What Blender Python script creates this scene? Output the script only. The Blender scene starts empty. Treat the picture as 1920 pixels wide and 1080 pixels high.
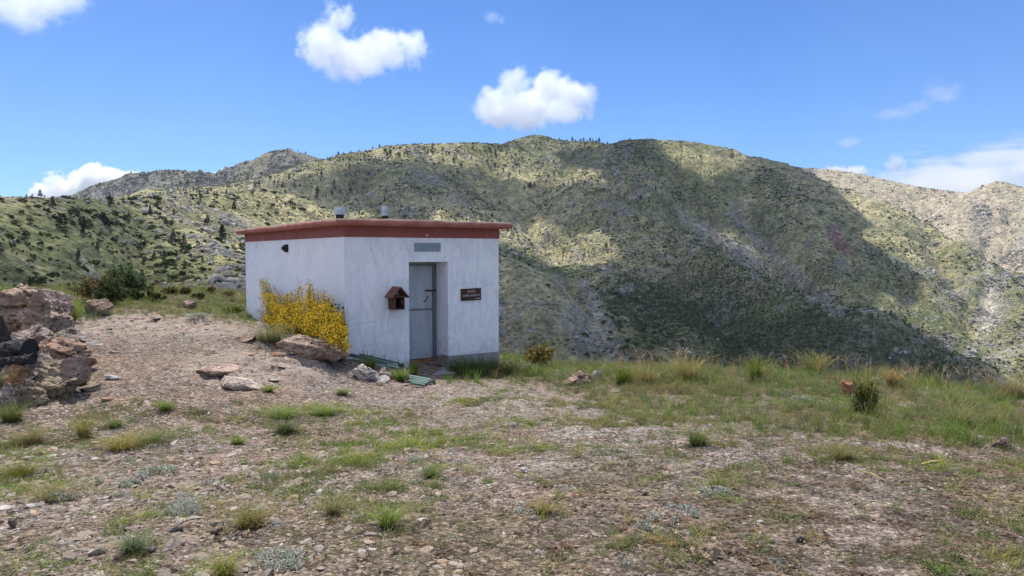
import bpy, bmesh, math, random
import numpy as np
from mathutils import Vector, Matrix

scene = bpy.context.scene
COL = scene.collection
R = math.radians
rng = np.random.default_rng(7)
random.seed(7)

# ---------------------------------------------------------------- camera
FPX, EYE, PITCH = 1371.0, 2.3, math.atan(66 / 1371.0)
cam_d = bpy.data.cameras.new('camera')
cam_d.sensor_fit = 'HORIZONTAL'; cam_d.sensor_width = 36.0; cam_d.lens = 36.0 * FPX / 1920.0
cam_d.clip_start = 0.1; cam_d.clip_end = 60000
cam = bpy.data.objects.new('camera', cam_d); COL.objects.link(cam)
cam.location = (0, 0, EYE); cam.rotation_euler = (R(90) - PITCH, 0, 0)
scene.camera = cam

# ---------------------------------------------------------------- sky, sun, exposure
SUN_AZ, SUN_EL = R(-22), R(67)
SUN = Vector((math.cos(SUN_EL) * math.sin(SUN_AZ), math.cos(SUN_EL) * math.cos(SUN_AZ), math.sin(SUN_EL)))
world = bpy.data.worlds.new('World'); scene.world = world; world.use_nodes = True
wn = world.node_tree; wn.nodes.clear()
wo = wn.nodes.new('ShaderNodeOutputWorld'); wb = wn.nodes.new('ShaderNodeBackground')
sk = wn.nodes.new('ShaderNodeTexSky'); sk.sky_type = 'NISHITA'; sk.sun_disc = False
sk.sun_elevation = SUN_EL; sk.sun_rotation = SUN_AZ
sk.altitude = 1000; sk.air_density = 1.0; sk.dust_density = 0.0; sk.ozone_density = 5.0
wb.inputs['Strength'].default_value = 0.13
tint = wn.nodes.new('ShaderNodeMix'); tint.data_type = 'RGBA'; tint.blend_type = 'MULTIPLY'; tint.inputs[0].default_value = 1.0
tint.inputs[7].default_value = (.42, .56, .76, 1.0)      # white balance of the sky
wn.links.new(sk.outputs[0], tint.inputs[6]); 
# unseen bright cloud veil, added overhead and behind as fill for shaded walls, slopes
def wnode(t, **kw):
    n_ = wn.nodes.new(t)
    for k_, v_ in kw.items(): setattr(n_, k_, v_)
    return n_
def wmath(op, a, b, cl=False):
    m_ = wnode('ShaderNodeMath', operation=op, use_clamp=cl)
    for i_, v_ in enumerate((a, b)):
        if isinstance(v_, (int, float)): m_.inputs[i_].default_value = v_
        else: wn.links.new(v_, m_.inputs[i_])
    return m_.outputs[0]
wtc = wnode('ShaderNodeTexCoord'); wsep = wnode('ShaderNodeSeparateXYZ'); wn.links.new(wtc.outputs['Generated'], wsep.inputs[0])
wnz = wnode('ShaderNodeTexNoise'); wnz.inputs['Scale'].default_value = 3.2; wnz.inputs['Detail'].default_value = 8; wnz.inputs['Roughness'].default_value = .6; wnz.inputs['Distortion'].default_value = .4
wn.links.new(wtc.outputs['Generated'], wnz.inputs['Vector'])
w_up = wmath('MULTIPLY', wmath('SUBTRACT', wsep.outputs[2], .42), 7.0, True)             # higher than 25 degrees
w_dot = wmath('ADD', wmath('MULTIPLY', wsep.outputs[0], .80), wmath('MULTIPLY', wsep.outputs[1], .60))
w_bk = wmath('MULTIPLY', wmath('SUBTRACT', -0.02, w_dot), 5.0, True)
w_bk = wmath('MULTIPLY', w_bk, wmath('MULTIPLY', wmath('SUBTRACT', .15, wsep.outputs[1]), 5.0, True))           # or behind us to the left
w_bk = wmath('MULTIPLY', w_bk, wmath('MULTIPLY', wmath('ADD', wsep.outputs[2], .02), 20.0, True))
w_fill_cl = wmath('MULTIPLY', wmath('MAXIMUM', w_up, w_bk), wmath('MULTIPLY', wmath('SUBTRACT', wnz.outputs['Fac'], .42), 7.0, True))
wcm = wnode('ShaderNodeMix', data_type='RGBA'); wn.links.new(wmath('MULTIPLY', w_fill_cl, .9), wcm.inputs[0]); wn.links.new(tint.outputs[2], wcm.inputs[6])
wcm.inputs[7].default_value = (5.6, 6.0, 7.0, 1.0)
wn.links.new(wcm.outputs[2], wb.inputs['Color']); wn.links.new(wb.outputs[0], wo.inputs['Surface'])
sun_d = bpy.data.lights.new('sun', 'SUN'); sun_d.energy = 3.8; sun_d.angle = R(0.5); sun_d.color = (1.0, 0.955, 0.89)
sun_o = bpy.data.objects.new('sun', sun_d); COL.objects.link(sun_o)
sun_o.rotation_euler = SUN.to_track_quat('Z', 'Y').to_euler(); sun_o.location = (0, 0, 50)
scene.view_settings.view_transform = 'Standard'; scene.view_settings.look = 'None'
scene.view_settings.exposure = 0.66; scene.view_settings.gamma = 1.0; scene.view_settings.use_curve_mapping = False
scene.render.engine = 'CYCLES'
cy = scene.cycles
cy.max_bounces = 16; cy.diffuse_bounces = 3; cy.glossy_bounces = 2; cy.transparent_max_bounces = 24
cy.volume_bounces = 14; cy.use_denoising = True; cy.sample_clamp_indirect = 8; cy.caustics_reflective = False
cy.volume_max_steps = 256; cy.volume_step_rate = 0.6
scene.cycles.use_adaptive_sampling = False

# ---------------------------------------------------------------- pixel <-> world
def ray(px, py):
    u = (px - 960) / FPX; v = (py - 540) / FPX
    c, s = math.cos(PITCH), math.sin(PITCH)
    return np.array([u, c - v * s, -s - v * c])
def at(px, py, Y):
    d = ray(px, py); return Vector((d[0] * Y / d[1], Y, EYE + d[2] * Y / d[1]))
def proj(X, Y, Z):
    c, s = math.cos(PITCH), math.sin(PITCH)
    z = Z - EYE
    f = Y * c - z * s; up = Y * s + z * c
    f = np.maximum(f, 1e-3)
    return 960 + FPX * X / f, 540 - FPX * up / f

# ---------------------------------------------------------------- numpy noise
_perm = np.random.default_rng(3).permutation(4096).astype(np.int64)
def _h(ix, iy, iz, k=0):
    return _perm[(_perm[(_perm[(ix + k * 17) & 4095] + iy) & 4095] + iz) & 4095] / 4095.0
def vnoise(X, Y, Z=0.0, k=0):
    X = np.asarray(X, float); Y = np.asarray(Y, float) + X * 0; Z = X * 0 + Z
    ix, iy, iz = np.floor(X).astype(np.int64), np.floor(Y).astype(np.int64), np.floor(Z).astype(np.int64)
    fx, fy, fz = X - ix, Y - iy, Z - iz
    fx, fy, fz = [t * t * t * (t * (t * 6 - 15) + 10) for t in (fx, fy, fz)]
    r = 0
    for a in (0, 1):
        for b in (0, 1):
            for c in (0, 1):
                w = (fx if a else 1 - fx) * (fy if b else 1 - fy) * (fz if c else 1 - fz)
                r = r + w * _h(ix + a, iy + b, iz + c, k)
    return r * 2 - 1
def vnoise2(X, Y, k=0):
    X = np.asarray(X, float); Y = np.asarray(Y, float)
    ix, iy = np.floor(X).astype(np.int64), np.floor(Y).astype(np.int64)
    fx, fy = X - ix, Y - iy
    fx, fy = [t * t * t * (t * (t * 6 - 15) + 10) for t in (fx, fy)]
    h = lambda a, b: _perm[(_perm[(ix + a + k * 17) & 4095] + iy + b) & 4095] / 4095.0
    return ((h(0, 0) * (1 - fx) + h(1, 0) * fx) * (1 - fy) + (h(0, 1) * (1 - fx) + h(1, 1) * fx) * fy) * 2 - 1
def fbm2(X, Y, oct=5, k=0, gain=0.5):
    r = 0; a = 1.0; t = 0
    for o in range(oct):
        c, s = math.cos(o * 1.1), math.sin(o * 1.1)
        r = r + a * vnoise2((X * c - Y * s) * 2 ** o + 31.7 * o, (X * s + Y * c) * 2 ** o + 11.3 * o, k + o); t += a; a *= gain
    return r / t
def ridged2(X, Y, oct=4, k=0, gain=0.5):
    r = 0; a = 1.0; t = 0
    for o in range(oct):
        c, s = math.cos(o * 1.3), math.sin(o * 1.3)
        r = r + a * (1 - np.abs(vnoise2((X * c - Y * s) * 2 ** o + 31.7 * o, (X * s + Y * c) * 2 ** o + 11.3 * o, k + o))); t += a; a *= gain
    return r / t
def fbm3(X, Y, Z, oct=4, k=0, gain=0.5):
    r = 0; a = 1.0; t = 0
    for o in range(oct):
        r = r + a * vnoise(X * 2 ** o + 5.2 * o, Y * 2 ** o + 1.7 * o, Z * 2 ** o, k + o); t += a; a *= gain
    return r / t
def sstep(a, b, x):
    t = np.clip((x - a) / (b - a), 0, 1); return t * t * (3 - 2 * t)
def pline(x, pts):
    xs, ys = zip(*pts); return np.interp(x, xs, ys)

# ---------------------------------------------------------------- mesh helpers
def link(name, me, parent=None, loc=None, rot=None):
    o = bpy.data.objects.new(name, me); COL.objects.link(o)
    if parent is not None: o.parent = parent
    if loc is not None: o.location = loc
    if rot is not None: o.rotation_euler = rot
    return o
def tag(o, label=None, cat=None, group=None, kind=None):
    if label: o['label'] = label
    if cat: o['category'] = cat
    if group: o['group'] = group
    if kind: o['kind'] = kind
    return o
def empty(name, loc, label, cat, rz=0, group=None):
    o = bpy.data.objects.new(name, None); COL.objects.link(o); o.location = loc; o.rotation_euler = (0, 0, rz)
    o.empty_display_size = 0.2
    return tag(o, label, cat, group)
def np_mesh(name, V, F, mat, smooth=True, col=None, attrs=None):
    """V (n,3); F (m,3) or (m,4) int array; col (n,3|4) per-vertex colours"""
    me = bpy.data.meshes.new(name)
    V = np.ascontiguousarray(V, dtype=np.float32); F = np.ascontiguousarray(F, dtype=np.int32)
    n, m, k = len(V), len(F), F.shape[1]
    me.vertices.add(n); me.vertices.foreach_set('co', V.ravel())
    me.loops.add(m * k); me.loops.foreach_set('vertex_index', F.ravel())
    me.polygons.add(m); me.polygons.foreach_set('loop_start', np.arange(0, m * k, k, dtype=np.int32))
    try: me.polygons.foreach_set('loop_total', np.full(m, k, dtype=np.int32))
    except Exception: pass
    me.polygons.foreach_set('use_smooth', np.full(m, smooth, dtype=bool))
    if col is not None:
        c = np.ones((n, 4), np.float32); c[:, :col.shape[1]] = col
        a = me.attributes.new('Col', 'FLOAT_COLOR', 'POINT'); a.data.foreach_set('color', c.ravel())
    for an, av in (attrs or {}).items():
        a = me.attributes.new(an, 'FLOAT', 'POINT'); a.data.foreach_set('value', np.ascontiguousarray(av, dtype=np.float32))
    me.update(calc_edges=True); me.validate()
    if mat: me.materials.append(mat)
    return me
def bm_mesh(name, bm, mat, smooth=False):
    me = bpy.data.meshes.new(name); bm.to_mesh(me); bm.free()
    if smooth:
        for p in me.polygons: p.use_smooth = True
    if mat: me.materials.append(mat)
    return me
def box(bm, x0, x1, y0, y1, z0, z1, M=None, bevel=0):
    r = bmesh.ops.create_cube(bm, size=1.0)
    vs = r['verts']
    for v in vs:
        v.co = Vector(((x0 + x1) / 2 + v.co.x * (x1 - x0), (y0 + y1) / 2 + v.co.y * (y1 - y0), (z0 + z1) / 2 + v.co.z * (z1 - z0)))
    if bevel:
        es = list({e for v in vs for e in v.link_edges})
        rr = bmesh.ops.bevel(bm, geom=es, offset=bevel, segments=2, affect='EDGES', profile=0.6)
        vs = [v for v in rr['verts']]
    if M is not None:
        for v in set(vs): v.co = M @ v.co
    return vs
def tube(bm, pts, rad, seg=8, cap=True):
    pts = [Vector(p) for p in pts]; rings = []
    rr = rad if hasattr(rad, '__len__') else [rad] * len(pts)
    for i, p in enumerate(pts):
        d = (pts[min(i + 1, len(pts) - 1)] - pts[max(i - 1, 0)]).normalized()
        q = d.to_track_quat('Z', 'Y')
        rings.append([bm.verts.new(p + q @ Vector((math.cos(a) * rr[i], math.sin(a) * rr[i], 0))) for a in [2 * math.pi * j / seg for j in range(seg)]])
    for a, b in zip(rings, rings[1:]):
        for j in range(seg): bm.faces.new((a[j], a[(j + 1) % seg], b[(j + 1) % seg], b[j]))
    if cap:
        bm.faces.new(rings[0][::-1]); bm.faces.new(rings[-1])
def merge_inst(protos, idx, pos, rot, scl, colr):
    """bake many placed copies of small prototypes (V,F,shade) into arrays. rot (n,3,3) ; scl (n,) or (n,3); colr (n,3)"""
    Vs, Fs, Cs = [], [], []; base = 0
    scl = np.asarray(scl)
    if scl.ndim == 1: scl = np.repeat(scl[:, None], 3, 1)
    for p, (V, F, S) in enumerate(protos):
        m = np.where(idx == p)[0]
        if not len(m): continue
        P = V[None, :, :] * scl[m][:, None, :]
        P = np.einsum('nij,nkj->nki', rot[m], P) + pos[m][:, None, :]
        Vs.append(P.reshape(-1, 3))
        Fs.append((F[None] + (np.arange(len(m)) * len(V))[:, None, None] + base).reshape(-1, F.shape[1]))
        c = colr[m][:, None, :] * (S[None, :, :] if S.ndim == 2 else S[None, :, None])
        Cs.append(c.reshape(-1, 3)); base += len(m) * len(V)
    return np.concatenate(Vs), np.concatenate(Fs), np.concatenate(Cs)
def rotz(a):
    c, s = np.cos(a), np.sin(a); z = np.zeros_like(c); o = np.ones_like(c)
    return np.stack([np.stack([c, -s, z], -1), np.stack([s, c, z], -1), np.stack([z, z, o], -1)], -2)
def rotrand(n, tilt):
    a = rotz(rng.uniform(0, 6.283, n)); b = rng.normal(0, tilt, n); c = rng.normal(0, tilt, n)
    z = np.zeros(n); o = np.ones(n)
    rx = np.stack([np.stack([o, z, z], -1), np.stack([z, np.cos(b), -np.sin(b)], -1), np.stack([z, np.sin(b), np.cos(b)], -1)], -2)
    ry = np.stack([np.stack([np.cos(c), z, np.sin(c)], -1), np.stack([z, o, z], -1), np.stack([-np.sin(c), z, np.cos(c)], -1)], -2)
    return rx @ ry @ a
def ico(sub):
    bm = bmesh.new(); bmesh.ops.create_icosphere(bm, subdivisions=sub, radius=1.0)
    bm.verts.ensure_lookup_table()
    V = np.array([v.co[:] for v in bm.verts]); F = np.array([[v.index for v in f.verts] for f in bm.faces]); bm.free()
    return V, F

# ---------------------------------------------------------------- material helpers
class NT:
    def __init__(s, name, rough=0.9, spec=0.2):
        s.m = bpy.data.materials.new(name); s.m.use_nodes = True; s.t = s.m.node_tree
        s.b = s.t.nodes['Principled BSDF']; s.b.inputs['Roughness'].default_value = rough
        s.b.inputs['Specular IOR Level'].default_value = spec; s.out = s.t.nodes['Material Output']
    def n(s, typ, **kw):
        nd = s.t.nodes.new('ShaderNode' + typ)
        for k, v in kw.items():
            if k.startswith('i_'):
                nm = k[2:]; nm = int(nm) if nm.isdigit() else nm.replace('_', ' ')
                s.set(nd.inputs[nm], v)
            else: setattr(nd, k, v)
        return nd
    def set(s, inp, v):
        if isinstance(v, bpy.types.NodeSocket): s.t.links.new(v, inp)
        elif isinstance(v, (tuple, list)): inp.default_value = tuple(v) + ((1.0,) if len(v) == 3 and inp.type == 'RGBA' else ())
        else: inp.default_value = v
    def obj(s): return s.n('TexCoord').outputs['Object']
    def gpos(s): return s.n('NewGeometry').outputs['Position']
    def mapping(s, v, scale=(1, 1, 1), rot=(0, 0, 0)):
        return s.n('Mapping', i_Vector=v, i_Scale=scale, i_Rotation=rot).outputs[0]
    def noise(s, v, scale, detail=4, rough=0.6, dist=0.0):
        return s.n('TexNoise', i_Vector=v, i_Scale=scale, i_Detail=detail, i_Roughness=rough, i_Distortion=dist).outputs['Fac']
    def voro(s, v, scale, out='Distance', feature='F1', rnd=1.0):
        return s.n('TexVoronoi', feature=feature, i_Vector=v, i_Scale=scale, i_Randomness=rnd).outputs[out]
    def ramp(s, f, stops, interp='LINEAR'):
        r = s.n('ValToRGB', i_Fac=f); r.color_ramp.interpolation = interp; e = r.color_ramp.elements
        while len(e) < len(stops): e.new(0.5)
        for el, (p, c) in zip(e, stops):
            el.position = p; el.color = (c, c, c, 1) if not hasattr(c, '__len__') else tuple(c) + (1,)
        return r.outputs[0]
    def mix(s, f, a, b, bt='MIX'):
        m = s.n('Mix', data_type='RGBA', blend_type=bt)
        s.set(m.inputs[0], f); s.set(m.inputs[6], a if not isinstance(a, tuple) else a); s.set(m.inputs[7], b); return m.outputs[2]
    def math(s, op, a, b=0.0, clamp=False):
        m = s.n('Math', operation=op, use_clamp=clamp); s.set(m.inputs[0], a); s.set(m.inputs[1], b); return m.outputs[0]
    def attr(s, name, out='Color'): return s.n('Attribute', attribute_name=name).outputs[out]
    def base(s, c): s.set(s.b.inputs['Base Color'], c); return s
    def bump(s, h, strength=0.5, dist=0.02, normal=None):
        b = s.n('Bump', i_Height=h, i_Strength=strength, i_Distance=dist)
        if normal is not None: s.set(b.inputs['Normal'], normal)
        s.set(s.b.inputs['Normal'], b.outputs[0]); return b.outputs[0]

# ================================================================ PLATEAU (near ground) height function
_cp = [(-400, 760, 7.5, .8), (0, 1080, 3.6, None)]
def cpt(px, py, Y): p = at(px, py, Y); return (p.x, p.y, p.z)
CP = [(0, 0, .7), (-4, 0, .75), (4, 0, .65), (0, -8, 1.0), (-8, -6, 1.1), (8, -6, .9), (0, 3.6, .69), (-3, 3.6, .72), (3, 3.6, .66),
      cpt(960, 800, 8.2), cpt(1500, 800, 8.2), cpt(400, 800, 8.1), cpt(60, 790, 7.9), cpt(1860, 830, 7.4),
      cpt(800, 712, 12.4), cpt(800, 699, 13.4), cpt(860, 699, 13.8), cpt(745, 704, 12.5), cpt(690, 700, 12.0), cpt(935, 692, 14.9), cpt(700, 692, 12.2), cpt(655, 668, 13.0), cpt(560, 640, 13.4), cpt(463, 592, 19.3),
      cpt(430, 712, 10.0), cpt(200, 740, 8.7), cpt(100, 604, 14.0), cpt(300, 598, 15.0), cpt(300, 560, 20.5), cpt(300, 536, 27), cpt(130, 537, 26),
      cpt(460, 540, 27), cpt(-100, 620, 14), cpt(-200, 540, 26), cpt(-300, 800, 7.5), cpt(-300, 680, 10.5),
      cpt(1100, 712, 12.9), cpt(1400, 706, 13.0), cpt(1700, 716, 12.6), cpt(1900, 738, 11.8), cpt(2200, 760, 11.5),
      cpt(1100, 690, 15.0), cpt(1400, 694, 14.6), cpt(1750, 712, 13.8), cpt(1920, 726, 13.2), cpt(2200, 745, 13.0), (-1.0, 22, .1), (1.5, 18, -.2)]
CP = np.array(CP, float)
def _tps(A, B):
    d2 = ((A[:, None, :] - B[None]) ** 2).sum(-1); return d2 * np.log(d2 + 1e-6) * 0.5
_n = len(CP); _K = _tps(CP[:, :2], CP[:, :2]) + np.eye(_n) * 0.08; _P = np.c_[np.ones(_n), CP[:, :2]]
_A = np.block([[_K, _P], [_P.T, np.zeros((3, 3))]]); _W = np.linalg.solve(_A, np.r_[CP[:, 2], 0, 0, 0])
def edge_r(az):
    px = 960 + FPX * np.tan(np.clip(az, -1.3, 1.3))
    return pline(px, [(-3000, 30), (-200, 30), (0, 28), (300, 27), (460, 26.5), (600, 25), (700, 21), (935, 16.8), (1100, 15.6), (1400, 15.2), (1700, 14.4), (1920, 13.8), (2200, 13.2), (4000, 13)])
def ground_z(X, Y, fine=True):
    X = np.asarray(X, float); Y = np.asarray(Y, float); sh = X.shape
    q = np.c_[X.ravel(), Y.ravel()]
    qr = np.hypot(q[:, 0], q[:, 1]); lim = 32.0
    qq = q * np.minimum(1, lim / np.maximum(qr, 1e-6))[:, None]
    z = _tps(qq, CP[:, :2]) @ _W[:_n] + _W[_n] + qq @ _W[_n + 1:]
    z = z.reshape(sh)
    r = np.hypot(X, Y); az = np.arctan2(X, Y); e = edge_r(az) + 0.35 * vnoise2(X * .8, Y * .8, 9)
    back = sstep(1.35, 1.9, np.abs(az))
    over = np.maximum(r - e, 0) * (1 - back)
    z = z - 0.62 * (np.sqrt(over ** 2 + 1.2 ** 2) - 1.2)
    if fine:
        px, py = proj(X, Y, z)
        rock = rockmask(px, py)
        z = z + 0.035 * fbm2(X * .9, Y * .9, 3, 21) + 0.014 * fbm2(X * 5, Y * 5, 3, 5)
        n_ = fbm2(X * .9, Y * 1.4, 4, 33) * 6; led = (n_ - np.floor(n_)); led = (np.floor(n_) + sstep(.55, .95, led)) / 6      # stepped ledges
        z = z + rock * (0.42 * led + 0.035 * fbm2(X * 5, Y * 6, 4, 40, .6))
        mound = blob(px, py, 20, 650, 95, 75) * sstep(12.5, 11.5, Y) * sstep(7.6, 8.6, Y)
        z = z + mound * (.25 + .1 * fbm2(X * 2, Y * 2, 3, 41))
    return z
def blob(px, py, cx, cy, rx, ry): return np.exp(-(((px - cx) / rx) ** 2 + ((py - cy) / ry) ** 2))
def rockmask(px, py):
    m = blob(px, py, 620, 665, 110, 38) + .8 * blob(px, py, 440, 690, 100, 30) + .7 * blob(px, py, 300, 610, 200, 28) + .9 * blob(px, py, 60, 660, 90, 80)
    return np.clip(m, 0, 1)
def grassmask(px, py):
    """0..1 how grassy the plateau is at an image position"""
    b = pline(px, [(-2000, 600), (120, 600), (250, 574), (480, 598), (481, 560), (800, 640), (835, 703), (930, 708), (1050, 722), (1200, 752), (1400, 795), (1700, 812), (1920, 838), (4000, 860)])
    b = b + 8 + 22 * fbm2(px / 90, py / 30, 3, 77) * (px > 900)
    g = 1 - sstep(-14, 18, py - b)
    g = g * (1 - .6 * (px > 900) * sstep(.2, .45, fbm2(px / 60, py / 14, 3, 78)) * sstep(700, 740, py))
    return g
# ================================================================ MOUNTAINS
def P3(px, py, r):
    d = ray(px, py); k = r / math.hypot(d[0], d[1]); return (d[0] * k, d[1] * k, EYE + d[2] * k)
RIDGES = [  # (points (px, py, distance m), slope, crest rounding m, gully amp m, gully period m, rockiness)
 ('near', [(-700, 330, 190), (-300, 352, 200), (0, 370, 230), (120, 372, 260), (230, 374, 300), (300, 369, 350), (360, 366, 400), (430, 362, 440), (500, 358, 470), (545, 366, 480), (590, 388, 470), (640, 415, 450), (740, 445, 430), (850, 462, 410), (940, 480, 395), (1000, 505, 375), (1060, 545, 350), (1110, 610, 320), (1150, 700, 290), (1200, 800, 260)], .62, 10, 10, 42, .38),
 ('nearspur', [(250, 374, 300), (310, 415, 262), (370, 462, 225), (430, 520, 190), (470, 580, 160)], .5, 8, 4, 30, .6),
 ('main', [(-200, 420, 900), (100, 395, 1000), (300, 352, 1050), (420, 348, 1100), (520, 326, 1150), (600, 301, 1200), (660, 287, 1250), (740, 273, 1300), (800, 270, 1330), (860, 268, 1360), (940, 271, 1400), (985, 258, 1500), (1008, 253, 1520), (1035, 261, 1500), (1070, 265, 1480), (1105, 265, 1450), (1140, 273, 1400), (1185, 263, 1350), (1215, 261, 1350), (1300, 267, 1400), (1345, 275, 1420), (1385, 291, 1430), (1410, 294, 1430), (1450, 306, 1400), (1500, 327, 1350), (1560, 366, 1300), (1650, 432, 1200), (1750, 505, 1100), (1850, 578, 1000), (1920, 632, 940), (2050, 720, 850), (2300, 820, 750)], .5, 22, 85, 150, .35),
 ('spurA', [(1190, 264, 1350), (1120, 300, 1250), (1090, 345, 1120), (1180, 376, 1020), (1260, 420, 930), (1330, 470, 850), (1420, 520, 760), (1500, 556, 700), (1580, 566, 670), (1640, 580, 645), (1700, 604, 620), (1745, 642, 590), (1800, 668, 560), (1870, 715, 520), (2000, 800, 470)], .62, 6, 34, 80, .3),
 ('spurB', [(740, 273, 1300), (760, 310, 1180), (800, 350, 1020), (850, 400, 880), (960, 450, 760), (1050, 480, 690), (1180, 530, 580), (1320, 610, 480), (1480, 720, 400)], .5, 30, 18, 110, .2),
 ('spurC', [(1385, 291, 1430), (1420, 345, 1320), (1480, 410, 1200), (1560, 480, 1080), (1620, 540, 980)], .6, 10, 34, 90, .3),
 ('backleft', [(-100, 400, 1900), (60, 385, 1900), (130, 370, 1900), (200, 342, 1850), (260, 325, 1800), (315, 319, 1800), (375, 322, 1780), (410, 326, 1780), (432, 320, 1760), (460, 304, 1750), (490, 295, 1740), (515, 283, 1730), (540, 279, 1720), (570, 288, 1720), (600, 298, 1720), (650, 315, 1700), (760, 340, 1700)], .62, 12, 40, 90, 1.0),
 ('far', [(1250, 330, 2600), (1400, 318, 2600), (1480, 312, 2600), (1560, 318, 2550), (1610, 325, 2500), (1660, 337, 2450), (1700, 346, 2400), (1760, 356, 2350), (1800, 361, 2300), (1835, 361, 2280), (1848, 350, 2200), (1868, 340, 2200), (1886, 342, 2200), (1903, 357, 2240), (1925, 356, 2250), (1990, 345, 2250), (2150, 330, 2250), (2600, 300, 2300)], .55, 8, 45, 170, .4),
 ('farspur', [(1990, 345, 2250), (1960, 420, 2050), (1940, 500, 1850), (1900, 600, 1650), (1880, 700, 1500)], .62, 8, 20, 80, 1.0),
 ('farspur2', [(1640, 334, 2470), (1660, 400, 2250), (1700, 470, 2050), (1740, 560, 1850), (1800, 680, 1600)], .52, 25, 20, 120, .4),
]
def terrain(X, Y):
    Z = np.full(X.shape, -190.0) + 18 * fbm2(X / 200, Y / 200, 3, 2); ROCK = np.zeros(X.shape); DD = np.full(X.shape, 400.0); GUL = np.zeros(X.shape)
    ID = np.full(X.shape, -1)
    wx = 26 * fbm2(X / 130, Y / 130, 3, 50); wy = 26 * fbm2(X / 130, Y / 130, 3, 60)
    fine = fbm2(X / 36, Y / 36, 5, 70, .55)
    cr = ridged2(X / 22, Y / 22, 4, 80, .6)
    for ri, (nm, pts, sl, w, amp, per, rk) in enumerate(RIDGES):
        P = np.array([P3(*p) for p in pts]); cum = np.r_[0, np.cumsum(np.hypot(*(P[1:, :2] - P[:-1, :2]).T))]
        best = np.full(X.shape, -1e9); bd = np.full(X.shape, 1e9); ch = P[-1, :2] - P[0, :2]; ch = ch / np.hypot(*ch); bs = X * ch[0] + Y * ch[1]
        for i in range(len(P) - 1):
            a, b = P[i], P[i + 1]; L = b[:2] - a[:2]; l2 = (L ** 2).sum()
            t = np.clip(((X - a[0]) * L[0] + (Y - a[1]) * L[1]) / l2, 0, 1)
            d = np.hypot(X - a[0] - t * L[0], Y - a[1] - t * L[1])
            v = a[2] + t * (b[2] - a[2]) - sl * (np.sqrt(d * d + w * w) - w)
            best = np.maximum(best, v); bd = np.minimum(bd, d)
        # gullies run down-slope: fast along the crest, slow across it
        s = bs + (wx if per > 60 else wx * .35)
        g = 1 - np.abs(vnoise2(s / per, bd / (per * 5) + ri * 9.3, ri)); g2 = 1 - np.abs(vnoise2(s / (per * .37), bd / (per * 2.2) + ri * 5.3, ri + 20))
        env = sstep(0, per * 2.2, bd)
        cut = amp * env * (.70 * g ** 3 + .30 * g2 ** 2.5)
        v = best - cut
        near = min(1.0, (P[:, 1].mean() / 900) + .12)
        rkm = rk * sstep(-.15, .35, fbm2(X / (per * .9), Y / (per * .9), 3, ri + 90) + .25 * (rk - .4))
        v = v + sstep(0, w * 1.5 + 10, bd) * (fine * 13 * near)
        v = v + rkm * (cr - .62) * (22 * near) * (.35 + .65 * sstep(0, 20, bd))
        m = v > Z
        Z = np.where(m, v, Z); ROCK = np.where(m, rkm, ROCK); DD = np.where(m, bd, DD); GUL = np.where(m, g, GUL); ID = np.where(m, ri, ID)
    # our own hill falling away below the plateau
    r = np.hypot(X, Y); az = np.arctan2(X, Y); e = edge_r(az)
    own = -0.9 - 0.55 * np.maximum(r - e - 2, 0) + sstep(40, 120, r) * 6 * fine
    own = np.where(np.abs(az) < 1.6, own, own)
    m = own > Z; Z = np.where(m, own, Z); ROCK = np.where(m, .2, ROCK); ID = np.where(m, 99, ID)
    return Z, ROCK, DD, GUL, ID
NA, NR = 1500, 900
azs = np.linspace(R(-47), R(47), NA); rs = np.exp(np.linspace(math.log(34), math.log(3300), NR))
AZ, RR = np.meshgrid(azs, rs, indexing='ij')
TX, TY = RR * np.sin(AZ), RR * np.cos(AZ)
TZ, TROCK, TD, TG, TID = terrain(TX, TY)
TPX, TPY = proj(TX, TY, TZ)
# ravines cut into the slopes: (image polyline, depth m, half width m)
_v = (TPY <= np.minimum.accumulate(np.concatenate([np.full((NA, 1), 1e9), TPY[:, :-1]], 1), 1))
def slope_hit(px_, py_):
    i = int(np.clip(np.searchsorted(azs, math.atan((px_ - 960) / FPX)), 0, NA - 1)); m = np.where(_v[i] & (TPY[i] <= py_))[0]
    return (TX[i, m[0]], TY[i, m[0]]) if len(m) else None
RAV = [([(1040, 470), (1075, 530), (1105, 575), (1130, 630), (1150, 690)], 8, 10), ([(1175, 350), (1240, 420), (1300, 500), (1330, 560), (1380, 640)], 16, 20),
 ([(1250, 350), (1330, 400), (1430, 455), (1540, 540)], 24, 24), ([(1340, 330), (1400, 400), (1470, 470), (1560, 560)], 24, 24), ([(1560, 400), (1600, 470), (1640, 560)], 14, 18),
 ([(900, 300), (960, 370), (1010, 430), (1040, 480)], 16, 20), ([(760, 300), (820, 360), (900, 430)], 16, 22), ([(660, 310), (690, 350), (740, 400)], 12, 18), ([(1650, 470), (1700, 560), (1750, 640)], 12, 16),
 ([(1700, 362), (1740, 430), (1790, 500), (1830, 600)], 28, 28), ([(1840, 372), (1845, 450), (1870, 560)], 24, 24), ([(1560, 330), (1640, 400), (1720, 470)], 20, 26), ([(300, 385), (330, 430), (400, 500)], 3, 6), ([(480, 365), (520, 400), (560, 420)], 5, 8)]
TRAV = np.zeros(TX.shape)
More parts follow.
